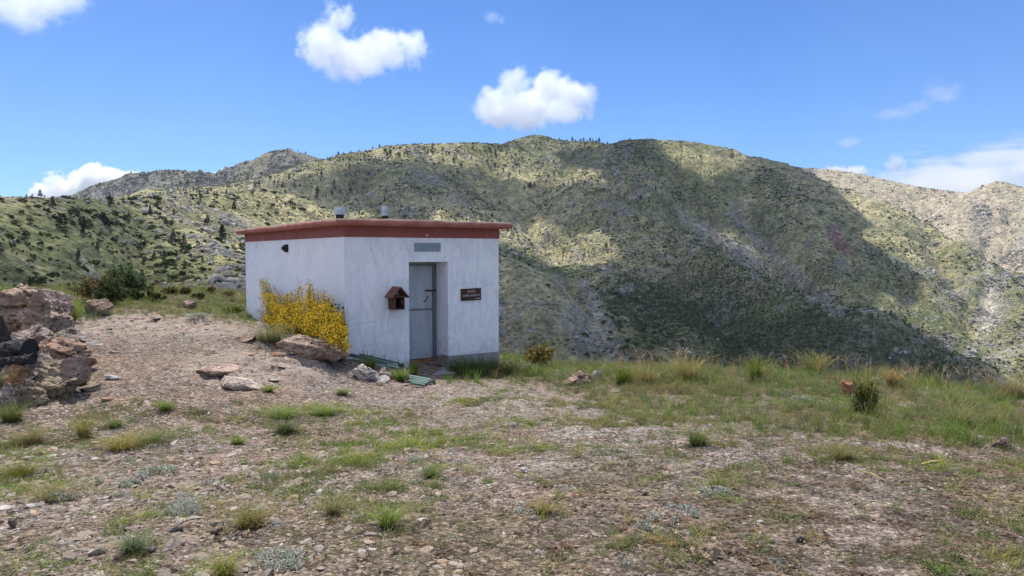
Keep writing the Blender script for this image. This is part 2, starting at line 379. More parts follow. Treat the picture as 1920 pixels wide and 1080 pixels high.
for line, dep_, wid_ in RAV:
    Q = [q for q in (slope_hit(a + (b2 - a) * t, c_ + (d2 - c_) * t) for (a, c_), (b2, d2) in zip(line, line[1:]) for t in (0, .34, .67)) if q] + [slope_hit(*line[-1])]
    Q = np.array([q for q in Q if q]); dm = np.full(TX.shape, 1e9); al_ = np.zeros(TX.shape); n_q = len(Q)
    bx = (TX > Q[:, 0].min() - 120) & (TX < Q[:, 0].max() + 120) & (TY > Q[:, 1].min() - 120) & (TY < Q[:, 1].max() + 120)
    xs_, ys_ = TX[bx] + 10 * fbm2(TX[bx] / 40, TY[bx] / 40, 3, 55) * wid_ / 20, TY[bx] + 10 * fbm2(TX[bx] / 40, TY[bx] / 40, 3, 56) * wid_ / 20; dd_ = np.full(xs_.shape, 1e9); aa_ = np.zeros(xs_.shape)
    for i in range(n_q - 1):
        L = Q[i + 1] - Q[i]; l2 = (L ** 2).sum() + 1e-6
        if l2 > 300 ** 2: continue
        t = np.clip(((xs_ - Q[i, 0]) * L[0] + (ys_ - Q[i, 1]) * L[1]) / l2, 0, 1); d = np.hypot(xs_ - Q[i, 0] - t * L[0], ys_ - Q[i, 1] - t * L[1])
        m = d < dd_; dd_ = np.where(m, d, dd_); aa_ = np.where(m, (i + t) / (n_q - 1), aa_)
    c2 = dep_ * np.exp(-np.abs(dd_ / wid_) ** 1.3) * sstep(0, .3, aa_); TZ[bx] -= c2; TRAV[bx] = np.maximum(TRAV[bx], c2 / dep_)
TPX, TPY = proj(TX, TY, TZ)
# slope
TVIS = TPY <= np.minimum.accumulate(np.concatenate([np.full((NA, 1), 1e9), TPY[:, :-1]], 1), 1)
TVIS &= (TPY < 720) & (TPY > 200)

# --- land cover (vertex data: how much rock / bare earth / grass grows where)
def polymask(px, py, poly, soft=12):
    """soft inside mask of a polygon"""
    P = np.array(poly, float); n = len(P); ins = np.zeros(px.shape, bool); dmin = np.full(px.shape, 1e9)
    for i in range(n):
        a, b = P[i], P[(i + 1) % n]
        c = ((a[1] > py) != (b[1] > py)) & (px < (b[0] - a[0]) * (py - a[1]) / (b[1] - a[1] + 1e-9) + a[0]); ins ^= c
        L = b - a; t = np.clip(((px - a[0]) * L[0] + (py - a[1]) * L[1]) / (L @ L + 1e-9), 0, 1)
        dmin = np.minimum(dmin, np.hypot(px - a[0] - t * L[0], py - a[1] - t * L[1]))
    return np.clip(.5 + np.where(ins, dmin, -dmin) / (2 * soft), 0, 1)
n1 = fbm2(TX / 60, TY / 60, 5, 110); n2 = fbm2(TX / 300, TY / 300, 3, 120); n3 = fbm2(TX / 14, TY / 14, 3, 130)
scree = np.zeros(TX.shape)
for poly in ([(1090, 525), (1120, 560), (1150, 620), (1190, 700), (1140, 700), (1120, 640), (1105, 570)],
             [(1262, 388), (1310, 415), (1400, 462), (1480, 525), (1460, 522), (1380, 482), (1300, 430)],
             [(1370, 385), (1420, 440), (1510, 520), (1590, 590), (1560, 590), (1470, 510), (1400, 440)],
             [(1830, 375), (1850, 380), (1850, 480), (1880, 600), (1830, 640), (1850, 520), (1835, 450)],
             [(1920, 440), (1900, 470), (1860, 540), (1830, 600), (1850, 600), (1890, 520), (1925, 470)]):
    scree = np.maximum(scree, polymask(TPX, TPY, poly, 9))
scree *= sstep(-.5, .1, n3 + .3)
green = np.clip(.45 + .9 * n2 + .5 * n1, 0, 1)
green = np.clip(green + .5 * polymask(TPX, TPY, [(-400, 360), (230, 378), (470, 560), (-400, 600)], 30) + .4 * polymask(TPX, TPY, [(940, 560), (1500, 560), (1900, 720), (900, 720)], 40), 0, 1)
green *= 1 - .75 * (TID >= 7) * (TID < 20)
heather = polymask(TPX, TPY, [(1548, 425), (1568, 425), (1598, 470), (1585, 478), (1556, 455)], 4)
rock = np.clip(TROCK * 1.1 + .5 * sstep(.1, .5, n3 + .4 * n1) - .1, 0, 1)
ROCKM = rock
def cols(*layers):
    c = np.zeros(TX.shape + (3,)) + np.array(layers[0])
    for m, k in layers[1:]: c = c * (1 - m[..., None]) + np.array(k) * m[..., None]
    return c
straw, olive, dgreen, brownr, grey, pale = (.30, .275, .165), (.155, .165, .085), (.072, .090, .045), (.22, .18, .13), (.21, .20, .185), (.40, .375, .32)
g_bright = sstep(.15, .6, fbm2(TX / 90, TY / 90, 4, 140))
TC = cols(straw, (sstep(.1, .75, green) * .85, olive), (g_bright * .35, (.225, .235, .09)), (sstep(.55, 1.0, green + .3 * n3) * .6, dgreen), (sstep(.35, .8, rock + .3 * n3) * .75, grey),
          (sstep(.3, .8, fbm2(TX / 25, TY / 25, 3, 150) + .3) * .35, brownr), (scree * .8, pale), (heather * .8, (.22, .10, .11)))
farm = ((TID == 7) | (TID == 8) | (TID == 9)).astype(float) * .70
TC = TC * (1 - farm[..., None]) + np.array((.335, .285, .225)) * farm[..., None]  # far ridges: pinkish tan ground, with some haze mixed into the colour
TC = np.clip(TC * (1.55 * (1 + .28 * n3))[..., None], 0, .65)
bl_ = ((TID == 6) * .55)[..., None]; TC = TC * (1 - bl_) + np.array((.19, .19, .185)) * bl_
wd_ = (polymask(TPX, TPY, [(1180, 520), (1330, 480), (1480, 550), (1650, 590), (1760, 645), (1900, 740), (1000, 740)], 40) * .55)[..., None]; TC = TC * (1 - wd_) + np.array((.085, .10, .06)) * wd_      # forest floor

i0 = np.arange(NA - 1)[:, None] * NR + np.arange(NR - 1)[None]
TF = np.stack([i0, i0 + NR, i0 + NR + 1, i0 + 1], -1).reshape(-1, 4)[:, ::-1]
M = NT('hillside', .95, .05)
p = M.gpos()
nz = M.noise(p, .35, 6, .7); nb = M.noise(p, 1.6, 5, .65); v = M.voro(p, .42)
rk = M.attr('rock', 'Fac')
nm = M.noise(p, .085, 7, .74)
c = M.mix(1.0, M.attr('Col'), M.ramp(nm, [(.36, (.48, .50, .46)), (.5, (.95, .95, .94)), (.64, (1.5, 1.42, 1.3))]), 'MULTIPLY')
c = M.mix(1.0, c, M.ramp(nz, [(.3, (.38, .40, .38)), (.5, (.95, .95, .95)), (.72, (1.6, 1.5, 1.35))]), 'MULTIPLY')
crag = M.ramp(M.voro(M.mapping(p, (1, 1, 1.6)), .16, 'Distance', 'DISTANCE_TO_EDGE'), [(0, .0), (.12, 1)])
pale_r = M.math('MULTIPLY', rk, M.ramp(M.noise(p, .22, 5, .75), [(.48, 0), (.58, 1)]))
c = M.mix(pale_r, c, M.mix(crag, (.10, .092, .085), (.36, .335, .31)))
shr = M.math('MULTIPLY', M.ramp(M.voro(p, .33), [(.22, 1), (.36, 0)]), M.math('SUBTRACT', 1.0, pale_r))
shr2 = M.math('MULTIPLY', shr, M.ramp(M.noise(p, .05, 3), [(.42, .15), (.6, .9)]))
c = M.mix(shr2, c, (.065, .078, .036))
M.base(c)
M.bump(M.math('ADD', M.math('ADD', M.math('MULTIPLY', nm, 2.5), nz), M.math('MULTIPLY', M.math('SUBTRACT', 1.0, v), .8)), .9, 2.2)
hill_mat = M.m
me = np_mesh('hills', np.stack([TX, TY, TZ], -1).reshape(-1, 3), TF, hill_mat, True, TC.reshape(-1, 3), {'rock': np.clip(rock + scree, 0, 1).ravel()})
hills = tag(link('hills', me), 'rocky scrub covered mountains behind the hut', 'hills', kind='structure')

# ================================================================ CLOUDS THAT SHADE THE MOUNTAIN (above and beyond the frame)
LIT = [  # sunlit patches of the mountain, everything else on it lies under cloud
 [(-900, 200), (0, 200), (600, 285), (700, 255), (985, 235), (1150, 262), (1130, 275), (1030, 284), (1050, 306), (1125, 325), (1215, 352), (1195, 362), (1110, 342), (1050, 348), (985, 346), (900, 322), (790, 296), (700, 304), (640, 316), (560, 335), (470, 350), (640, 380), (700, 400), (640, 440), (470, 470), (455, 560), (380, 468), (330, 415), (235, 376), (100, 372), (-900, 372)],
 [(1205, 240), (1345, 250), (1420, 280), (1392, 302), (1365, 328), (1320, 335), (1270, 305), (1235, 275)],
 [(800, 375), (900, 395), (1060, 420), (1180, 440), (1180, 470), (1100, 508), (1060, 515), (990, 480), (930, 455), (800, 430)],
 [(1480, 290), (1600, 300), (3000, 250), (3000, 900), (1900, 760), (1855, 705), (1790, 662), (1740, 620), (1690, 590), (1600, 575), (1570, 545), (1590, 515), (1700, 505), (1640, 460), (1590, 430), (1555, 410), (1605, 388), (1560, 355)],
 [(1240, 385), (1330, 408), (1430, 452), (1530, 528), (1560, 562), (1500, 540), (1420, 495), (1330, 448)],
]
CZ = 950.0
vis = TVIS & (TD < 1e9)
vx, vy, vz, vpx, vpy = TX[vis], TY[vis], TZ[vis], TPX[vis], TPY[vis]
lit = np.zeros(vx.shape)
LIT.append([(-900, 340), (0, 350), (235, 376), (460, 560), (460, 640), (-900, 640)])      # thin cloud only
for q, w_ in zip(LIT, (1, 1, .9, 1, .55, .5)): lit = np.maximum(lit, w_ * polymask(vpx, vpy, q, 7))
dark = 1 - lit
k = (CZ - vz) / SUN.z
cx_, cy_ = vx + k * SUN.x, vy + k * SUN.y
CS = 8.0; gx0, gx1, gy0, gy1 = -1900, 1700, 150, 3300
gnx, gny = int((gx1 - gx0) / CS), int((gy1 - gy0) / CS)
ii = np.clip(((cx_ - gx0) / CS).astype(int), 0, gnx - 1); jj = np.clip(((cy_ - gy0) / CS).astype(int), 0, gny - 1)
acc = np.zeros((gnx, gny)); cnt = np.zeros((gnx, gny))
np.add.at(acc, (ii, jj), dark); np.add.at(cnt, (ii, jj), 1)
# fill unseen cells by diffusing the seen ones
val = np.where(cnt > 0, acc / np.maximum(cnt, 1), 0.0); w = (cnt > 0).astype(float)
F0 = val * w; W0 = w.copy()
def blur(a, n):
    for _ in range(n):
        a = (np.pad(a, 1, mode='edge')[:-2, 1:-1] + np.pad(a, 1, mode='edge')[2:, 1:-1] + 2 * a) / 4
        a = (np.pad(a, 1, mode='edge')[1:-1, :-2] + np.pad(a, 1, mode='edge')[1:-1, 2:] + 2 * a) / 4
    return a
s1, w1 = blur(F0, 2), blur(W0, 2); s2, w2 = blur(F0, 20), blur(W0, 20); s3, w3 = blur(F0, 110), blur(W0, 110)
cov = np.where(w1 > .15, s1 / np.maximum(w1, 1e-6), np.where(w2 > .05, s2 / np.maximum(w2, 1e-6), np.where(w3 > .02, s3 / np.maximum(w3, 1e-6), 0)))
cov = blur(cov, 1)
GX, GY = np.meshgrid(gx0 + (np.arange(gnx) + .5) * CS, gy0 + (np.arange(gny) + .5) * CS, indexing='ij')
cov = np.clip(cov + .10 * fbm2(GX / 120, GY / 120, 4, 200), 0, 1)
# edge of the whole cloud field, and never over the plateau itself
kk = CZ / SUN.z
dpl = np.hypot(GX - kk * SUN.x, GY - 12 - kk * SUN.y)
cov *= sstep(70, 140, dpl) * sstep(gx0, gx0 + 150, GX) * sstep(gx1, gx1 - 150, GX) * sstep(gy1, gy1 - 150, GY) * sstep(gy0, gy0 + 60, GY)
cov = np.clip(sstep(.24, .76, cov), 0, 1)
# label connected pieces -> one cloud each
lab = np.zeros(cov.shape, int); cur = 0; core = cov > .03
from collections import deque
for a0 in range(gnx):
    for b0 in range(gny):
        if core[a0, b0] and not lab[a0, b0]:
            cur += 1; dq = deque([(a0, b0)]); lab[a0, b0] = cur
            while dq:
                a, b = dq.popleft()
                for da, db in ((1, 0), (-1, 0), (0, 1), (0, -1)):
                    x, y = a + da, b + db
                    if 0 <= x < gnx and 0 <= y < gny and core[x, y] and not lab[x, y]: lab[x, y] = cur; dq.append((x, y))
M = NT('cloud_body', 1.0, 0.0); M.base((.9, .9, .92))
tr = M.n('BsdfTransparent'); mx = M.n('MixShader', i_Fac=M.attr('thick', 'Fac'))
M.t.links.new(tr.outputs[0], mx.inputs[1]); M.t.links.new(M.b.outputs[0], mx.inputs[2]); M.t.links.new(mx.outputs[0], M.out.inputs['Surface'])
overcloud_mat = M.m
ncl = 0
for L in range(1, cur + 1):
    m = lab == L
    if m.sum() < 60: continue
    ncl += 1
    q = np.argwhere(m[:-1, :-1] & m[1:, :-1] & m[:-1, 1:] & m[1:, 1:])
    idx = q[:, 0] * gny + q[:, 1]
    quads = np.stack([idx, idx + gny, idx + gny + 1, idx + 1], -1)
    used, inv = np.unique(quads, return_inverse=True); quads = inv.reshape(quads.shape)
    gx, gy, cv = GX.ravel()[used], GY.ravel()[used], cov.ravel()[used]
    h = 90 * np.sqrt(cv) * (1 + .5 * fbm2(gx / 60, gy / 60, 3, 210))
    top = np.stack([gx, gy, CZ + h + 1], -1); bot = np.stack([gx, gy, CZ - .15 * h - 1], -1); n = len(used)
    al = 1 - np.sqrt(1 - np.clip(cv, 0, 1) * .985)
    me = np_mesh('drifting_cloud', np.concatenate([top, bot]), np.concatenate([quads, quads[:, ::-1] + n]), overcloud_mat, True, None, {'thick': np.r_[al, al]})
    o = link('drifting_cloud', me)
    tag(o, 'grey bottomed cloud drifting over the mountain, outside the picture', 'cloud', 'clouds that throw their shade on the mountain')
print('shade clouds', ncl)
# ================================================================ PLATEAU SHEET
NA2, NR2 = 1300, 1000
az2 = np.linspace(R(-62), R(62), NA2)
r2 = np.exp(np.linspace(math.log(2.2), math.log(62), NR2))
A2, R2 = np.meshgrid(az2, r2, indexing='ij')
GXX, GYY = R2 * np.sin(A2), R2 * np.cos(A2)
GZZ = ground_z(GXX, GYY)
px, py = proj(GXX, GYY, GZZ)
def ground_cover(X, Y, px, py):
    n_a = fbm2(X * .55, Y * .55, 4, 300); n_b = fbm2(X * 2.2, Y * 2.2, 4, 310); n_c = fbm2(X * 9, Y * 9, 3, 320)
    pink = np.array((.30, .243, .203)); greyc = np.array((.33, .30, .275)); dark = np.array((.135, .11, .085)); ochre = np.array((.33, .23, .16)); soil = np.array((.16, .135, .075)); whitish = np.array((.42, .40, .375))
    c = np.zeros(X.shape + (3,)) + pink
    def lay(m, k): nonlocal c; c = c * (1 - m[..., None]) + k * m[..., None]
    lay(.6 * sstep(-.1, .35, n_a + .4 * n_b), greyc)
    lay(.4 * sstep(.12, .4, n_b - .2 * n_a), ochre)
    rightd = sstep(750, 1500, px) * sstep(780, 900, py)
    lay(np.clip(.25 + .6 * rightd, 0, 1) * sstep(-.15, .3, fbm2(X * 3.1, Y * 3.1, 4, 330) + .15 * rightd), dark)
    lay(.65 * blob(px, py, 1120, 825, 110, 50) * sstep(-.3, .2, n_b) + .4 * blob(px, py, 1550, 880, 300, 60) * sstep(-.1, .3, n_b) + .35 * blob(px, py, 900, 745, 150, 25), whitish)
    mossy = np.clip(.5 * sstep(760, 820, py) * sstep(-.05, .35, fbm2(X * 1.3, Y * 1.3, 4, 340)) + .75 * grassmask(px, py), 0, 1)
    lay(mossy, soil)
    c = c * (1 + .35 * n_c)[..., None]
    return np.clip(c * (.82, .82, .82), .02, .8)
GC = ground_cover(GXX, GYY, px, py)
rm = rockmask(px, py)
i0 = np.arange(NA2 - 1)[:, None] * NR2 + np.arange(NR2 - 1)[None]
GF = np.stack([i0, i0 + NR2, i0 + NR2 + 1, i0 + 1], -1).reshape(-1, 4)[:, ::-1]
M = NT('stony_ground', .95, .1)
p = M.gpos()
fine = M.noise(p, 60, 6, .7); mid = M.noise(p, 9, 5, .65)
vc = M.n('TexVoronoi', i_Vector=p, i_Scale=34.0); peb = vc.outputs['Distance']
vc2 = M.n('TexVoronoi', i_Vector=p, i_Scale=80.0)
pebc = M.n('SeparateColor', i_Color=vc.outputs['Color']).outputs[0]; pebc2 = M.n('SeparateColor', i_Color=vc2.outputs['Color']).outputs[0]
c = M.mix(1.0, M.attr('Col'), M.ramp(pebc, [(0, (.42, .40, .38)), (.5, (.95, .93, .91)), (.85, (1.3, 1.28, 1.26)), (1, (1.9, 1.85, 1.8))]), 'MULTIPLY')
c = M.mix(1.0, c, M.ramp(pebc2, [(0, (.55, .53, .51)), (.6, (1.02, 1, 1)), (1, (1.6, 1.58, 1.55))]), 'MULTIPLY')
c = M.mix(1.0, c, M.ramp(fine, [(.3, (.72, .70, .68)), (.6, (1.1, 1.1, 1.1))]), 'MULTIPLY')
# bare rock patches: streaky banded stone instead of pebbles
rfac = M.attr('rock', 'Fac')
rn = M.noise(M.mapping(p, (1, 2.2, 3)), 3.2, 7, .72, 1.2)
rc = M.ramp(rn, [(.3, (.15, .115, .10)), (.45, (.33, .255, .20)), (.56, (.40, .33, .275)), (.7, (.44, .42, .39))])
rm_ = M.math('MULTIPLY', M.ramp(rfac, [(.15, 0), (.5, 1)]), M.ramp(mid, [(.40, 0), (.46, 1)]))
c = M.mix(rm_, c, rc)
M.base(c)
h = M.math('ADD', M.math('MULTIPLY', M.math('SUBTRACT', 1.0, peb), .55), M.math('MULTIPLY', fine, .6))
h = M.math('ADD', h, M.math('MULTIPLY', M.math('SUBTRACT', 1.0, vc2.outputs['Distance']), .3))
M.bump(h, 1.0, .035)
ground_mat = M.m
me = np_mesh('ground', np.stack([GXX, GYY, GZZ], -1).reshape(-1, 3), GF, ground_mat, True, GC.reshape(-1, 3), {'rock': rm.ravel()})
tag(link('ground', me), 'stony plateau of pinkish gravel and bare bedrock', 'ground', kind='structure')
# coarse ground behind and beside the camera
bx, by = np.meshgrid(np.linspace(-40, 40, 81), np.linspace(-40, 3.0, 60), indexing='ij')
bz = ground_z(bx, by, False) - .02 - .35 * sstep(1.6, 3.0, by) * (np.hypot(bx, by) > 2.0) - 12 * (np.abs(np.arctan2(bx, by)) < R(61)) * sstep(3.0, 5.0, np.hypot(bx, by))
i1 = np.arange(80)[:, None] * 60 + np.arange(59)[None]
me = np_mesh('ground', np.stack([bx, by, bz], -1).reshape(-1, 3), np.stack([i1, i1 + 60, i1 + 61, i1 + 1], -1).reshape(-1, 4), ground_mat, True, np.tile((.32, .25, .2), (bx.size, 1)), {'rock': np.zeros(bx.size)})
tag(link('ground', me), 'stony ground behind the viewpoint', 'ground', kind='structure')

def gz(x, y): return float(ground_z(np.array([x]), np.array([y]))[0])
def gp(px_, py_):
    """where the view ray through an image position meets the plateau"""
    d = ray(px_, py_); t = np.concatenate([np.linspace(2, 12, 500), np.linspace(12, 45, 1200)])
    x, y, z = d[0] * t, d[1] * t, EYE + d[2] * t
    g = ground_z(x, y); k = np.where(z <= g)[0]
    i = k[0] if len(k) else np.argmin(z - g)
    return Vector((x[i], y[i], g[i]))
def px_at(x, y, z, n): # pixels (of 1920) -> metres at that place
    return n * math.hypot(x, y) / FPX

# ================================================================ HUT
Y0 = 13.1
P0 = at(646, 560, Y0); P0.z = 0
UA = Vector((math.sin(R(57)), math.cos(R(57)), 0)); UB = Vector((-UA.y, UA.x, 0))
def hutM(): return Matrix(((UA.x, UB.x, 0, P0.x), (UA.y, UB.y, 0, P0.y), (0, 0, 1, 0), (0, 0, 0, 1)))
HM = hutM(); HRZ = math.atan2(UA.y, UA.x)
def a_of(px_, b=0.0):   # position along the front wall (plane at depth b) seen at an image column
    u = ray(px_, 560); u = u[0] / u[1]; bx_, by_ = P0.x + b * UB.x, P0.y + b * UB.y
    return (u * by_ - bx_) / (UA.x - u * UA.y)
def b_of(px_):
    u = ray(px_, 520); u = u[0] / u[1]; return (u * P0.y - P0.x) / (UB.x - u * UB.y)
def z_of(px_, py_, a, b=0.0):
    q = P0 + UA * a + UB * b; return at(px_, py_, q.y).z
W = a_of(935); D = b_of(461)
d0, d1 = a_of(767), a_of(840); REC = .50
zt = z_of(800, 491, (d0 + d1) / 2); zsill_t = z_of(800, 674, (d0 + d1) / 2, REC); zsill_b = zsill_t - .055
z_band = z_of(646, 444, 0); z_slab = z_of(646, 423, 0); z_roof = z_slab + .125; z_pl = z_of(890, 663, a_of(890))
print('hut', W, D, d0, d1, zt, zsill_t, z_band, z_slab, z_pl)
hut = empty('refuge_hut', (P0.x, P0.y, 0), 'small flat roofed white mountain hut with red roof edge and grey metal door', 'hut', HRZ)

def wall_streaks(M, p, basec, strength=1.0):
    w_ = M.n('VectorMath', operation='ADD', i_0=p, i_1=M.n('VectorMath', operation='SCALE', i_0=M.n('TexNoise', i_Vector=p, i_Scale=3.0).outputs['Color'], i_Scale=.12).outputs[0]).outputs[0]
    side = M.math('GREATER_THAN', M.n('SeparateXYZ', i_Vector=p).outputs[1], .01)      # streak dirt, plus painted shade: front darker, left wall paler for its bounced light
    s1 = M.noise(M.mapping(w_, (7, 7, 1.1)), 2.2, 8, .75); s2 = M.noise(M.mapping(w_, (26, 26, 3.5)), 2.0, 5, .7)
    blot = M.noise(p, 1.3, 6, .65); fi = M.noise(p, 38, 5, .7)
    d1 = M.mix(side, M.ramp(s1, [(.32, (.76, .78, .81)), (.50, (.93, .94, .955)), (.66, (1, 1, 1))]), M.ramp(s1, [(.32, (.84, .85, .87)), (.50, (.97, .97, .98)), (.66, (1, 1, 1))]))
    c = M.mix(1.0, basec, d1, 'MULTIPLY')
    c = M.mix(1.0, c, M.ramp(s2, [(.32, (.84, .85, .87)), (.46, (.97, .97, .98)), (.7, (1, 1, 1))]), 'MULTIPLY')
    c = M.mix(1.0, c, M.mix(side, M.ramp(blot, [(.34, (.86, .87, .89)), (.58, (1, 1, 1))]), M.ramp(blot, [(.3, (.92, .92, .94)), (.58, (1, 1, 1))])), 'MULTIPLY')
    ck = M.voro(M.mapping(w_, (1, 1, .8)), 1.3, 'Distance', 'DISTANCE_TO_EDGE'); c = M.mix(M.math('MULTIPLY', M.ramp(ck, [(.0, 1), (.007, 0)]), M.ramp(M.noise(p, 1.1, 3), [(.5, 0), (.58, .5)])), c, (.35, .34, .34))
    return c, s2, fi, blot
M = NT('white_wall_paint', .85, .25); p = M.obj()
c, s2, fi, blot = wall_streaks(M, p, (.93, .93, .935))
# splash dirt near the ground and worn corner edges (object height)
sz = M.n('SeparateXYZ', i_Vector=p).outputs[2]
dirt = M.math('MULTIPLY', M.ramp(M.math('ADD', sz, M.math('MULTIPLY', blot, .5)), [(.30, 1), (.95, 0)]), M.ramp(M.noise(p, 7, 5, .7), [(.35, .0), (.6, .75)]))
c = M.mix(dirt, c, (.50, .455, .40))
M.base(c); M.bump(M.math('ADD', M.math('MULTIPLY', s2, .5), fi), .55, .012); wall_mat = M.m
M = NT('concrete', .93, .1); p = M.obj()
c = M.ramp(M.noise(p, 5, 6, .7), [(.3, (.22, .20, .18)), (.6, (.36, .33, .31)), (.75, (.43, .41, .39))])
M.base(c); M.bump(M.noise(p, 45, 5, .7), .6, .01); conc_mat = M.m
M = NT('red_paint', .75, .25); p = M.obj()
c = M.mix(M.ramp(M.noise(p, 9, 6, .75), [(.58, 0), (.72, 1)]), M.ramp(M.noise(p, 2.5, 5, .6), [(.3, (.25, .075, .062)), (.7, (.32, .105, .088))]), (.42, .24, .20))
M.base(c); M.bump(M.noise(p, 30, 5, .7), .4, .008); red_mat = M.m
M = NT('red_roof_edge', .85, .2); p = M.obj()
up = M.n('SeparateXYZ', i_Vector=M.n('NewGeometry').outputs['Normal']).outputs[2]
c = M.ramp(M.noise(p, 3.5, 6, .7), [(.3, (.30, .10, .078)), (.55, (.42, .155, .12)), (.72, (.50, .24, .19))])
c = M.mix(M.ramp(M.noise(p, 11, 6, .75), [(.60, 0), (.68, .8)]), c, (.52, .42, .36))
c = M.mix(M.math('MULTIPLY', M.ramp(up, [(.2, 0), (.7, 1)]), M.ramp(M.noise(p, 6, 5, .7), [(.35, .2), (.55, .95)])), c, (.27, .25, .20))
M.base(c); M.bump(M.noise(p, 18, 6, .75), .8, .02); slab_mat = M.m

def wall_grid(bm, a0, a1, z0, z1, b):  # plain quad in the front plane
    f = [bm.verts.new((a0, b, z0)), bm.verts.new((a1, b, z0)), bm.verts.new((a1, b, z1)), bm.verts.new((a0, b, z1))]; bm.faces.new(f)
bm = bmesh.new(); zb = -.4
def quad(bm, *pts): bm.faces.new([bm.verts.new(q) for q in pts])
# front wall with the door recess
quad(bm, (0, 0, zb), (d0, 0, zb), (d0, 0, z_band), (0, 0, z_band))
quad(bm, (d1, 0, z_pl), (W, 0, z_pl), (W, 0, z_band), (d1, 0, z_band))
quad(bm, (d0, 0, zt), (d1, 0, zt), (d1, 0, z_band), (d0, 0, z_band))
quad(bm, (d0, 0, zb), (d0, REC + .1, zb), (d0, REC + .1, zt), (d0, 0, zt))
quad(bm, (d1, REC + .1, z_pl - .04), (d1, 0, z_pl - .04), (d1, 0, zt), (d1, REC + .1, zt))
quad(bm, (d0, 0, zt), (d0, REC + .1, zt), (d1, REC + .1, zt), (d1, 0, zt))
quad(bm, (0, D, zb), (0, 0, zb), (0, 0, z_band), (0, D, z_band))
quad(bm, (W, 0, z_pl), (W, D, z_pl), (W, D, z_band), (W, 0, z_band))
quad(bm, (W, D, zb), (0, D, zb), (0, D, z_band), (W, D, z_band))
bmesh.ops.remove_doubles(bm, verts=bm.verts, dist=.0005)
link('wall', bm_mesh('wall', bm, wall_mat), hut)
bm = bmesh.new(); e = .004
box(bm, d1 + .0, W + e, -e, .3, zb, z_pl)                   # grey unpainted foot of the wall, right of the door
box(bm, W - .3, W + e + .001, .3, D, zb, z_pl - .001)
box(bm, d1 - e, d1 + .05, -e + .001, REC + .05, zb, z_pl - .04)
link('plinth', bm_mesh('plinth', bm, conc_mat), hut)
bm = bmesh.new()
box(bm, d0 - .05, d1 - e - .002, REC - .02, REC + .4, zb, zsill_b)        # concrete step under the door
link('door_step', bm_mesh('door_step', bm, conc_mat), hut)
bm = bmesh.new()
quad(bm, (d0 - .02, REC + .10, zt - .3), (d1 + .02, REC + .10, zt - .3), (d1 + .02, REC + .10, zt + .02), (d0 - .02, REC + .10, zt + .02))
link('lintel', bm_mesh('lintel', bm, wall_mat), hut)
bm = bmesh.new(); o_ = .012
box(bm, -o_, W + o_, -o_, D + o_, z_band, z_slab - .002)
link('red_band', bm_mesh('red_band', bm, red_mat), hut)
# roof slab, rough edged
bm = bmesh.new(); ov = .20
def slab(bm, a0, a1, b0, b1, z0, z1, step=.12):
    na, nb = max(2, int((a1 - a0) / step)), max(2, int((b1 - b0) / step))
    def pt(i, j, z): return Vector((a0 + (a1 - a0) * i / na, b0 + (b1 - b0) * j / nb, z))
    top = [[bm.verts.new(pt(i, j, z1)) for j in range(nb + 1)] for i in range(na + 1)]
    bot = [[bm.verts.new(pt(i, j, z0)) for j in range(nb + 1)] for i in range(na + 1)]
    for i in range(na):
        for j in range(nb):
            bm.faces.new((top[i][j], top[i + 1][j], top[i + 1][j + 1], top[i][j + 1])); bm.faces.new((bot[i][j], bot[i][j + 1], bot[i + 1][j + 1], bot[i + 1][j]))
    ring = [(i, 0) for i in range(na)] + [(na, j) for j in range(nb)] + [(i, nb) for i in range(na, 0, -1)] + [(0, j) for j in range(nb, 0, -1)]
    ms = []
    for i, j in ring:
        v = bm.verts.new(pt(i, j, (z0 + z1) / 2)); ms.append(v)
    for k_ in range(len(ring)):
        (i, j), (i2, j2) = ring[k_], ring[(k_ + 1) % len(ring)]; m1, m2 = ms[k_], ms[(k_ + 1) % len(ring)]
        bm.faces.new((bot[i][j], bot[i2][j2], m2, m1)); bm.faces.new((m1, m2, top[i2][j2], top[i][j]))
slab(bm, -ov, W + ov, -ov, D + ov, z_slab, z_roof, .07)
cs = np.array([v.co[:] for v in bm.verts]); nn = fbm3(cs[:, 0] * 4, cs[:, 1] * 4, cs[:, 2] * 6, 4, 7); nn2 = fbm3(cs[:, 0] * 1.2, cs[:, 1] * 1.2, cs[:, 2], 3, 8)
cen = Vector((W / 2, D / 2, 0))
for v, a, b in zip(bm.verts, nn, nn2):
    onedge = v.co.x < -ov + .01 or v.co.x > W + ov - .01 or v.co.y < -ov + .01 or v.co.y > D + ov - .01
    if onedge:
        sx = -1 if v.co.x < 0 else 1; sy = -1 if v.co.y < 0 else 1
        if abs(v.co.z - (z_slab + z_roof) / 2) > .03:
            if v.co.x < -ov + .01 or v.co.x > W + ov - .01: v.co.x -= sx * .012
            if v.co.y < -ov + .01 or v.co.y > D + ov - .01: v.co.y -= sy * .012
        v.co.x += a * .014; v.co.y += a * .014
    if v.co.z > z_slab + .03: v.co.z += a * .014 + b * .012
link('roof_slab', bm_mesh('roof_slab', bm, slab_mat, True), hut)
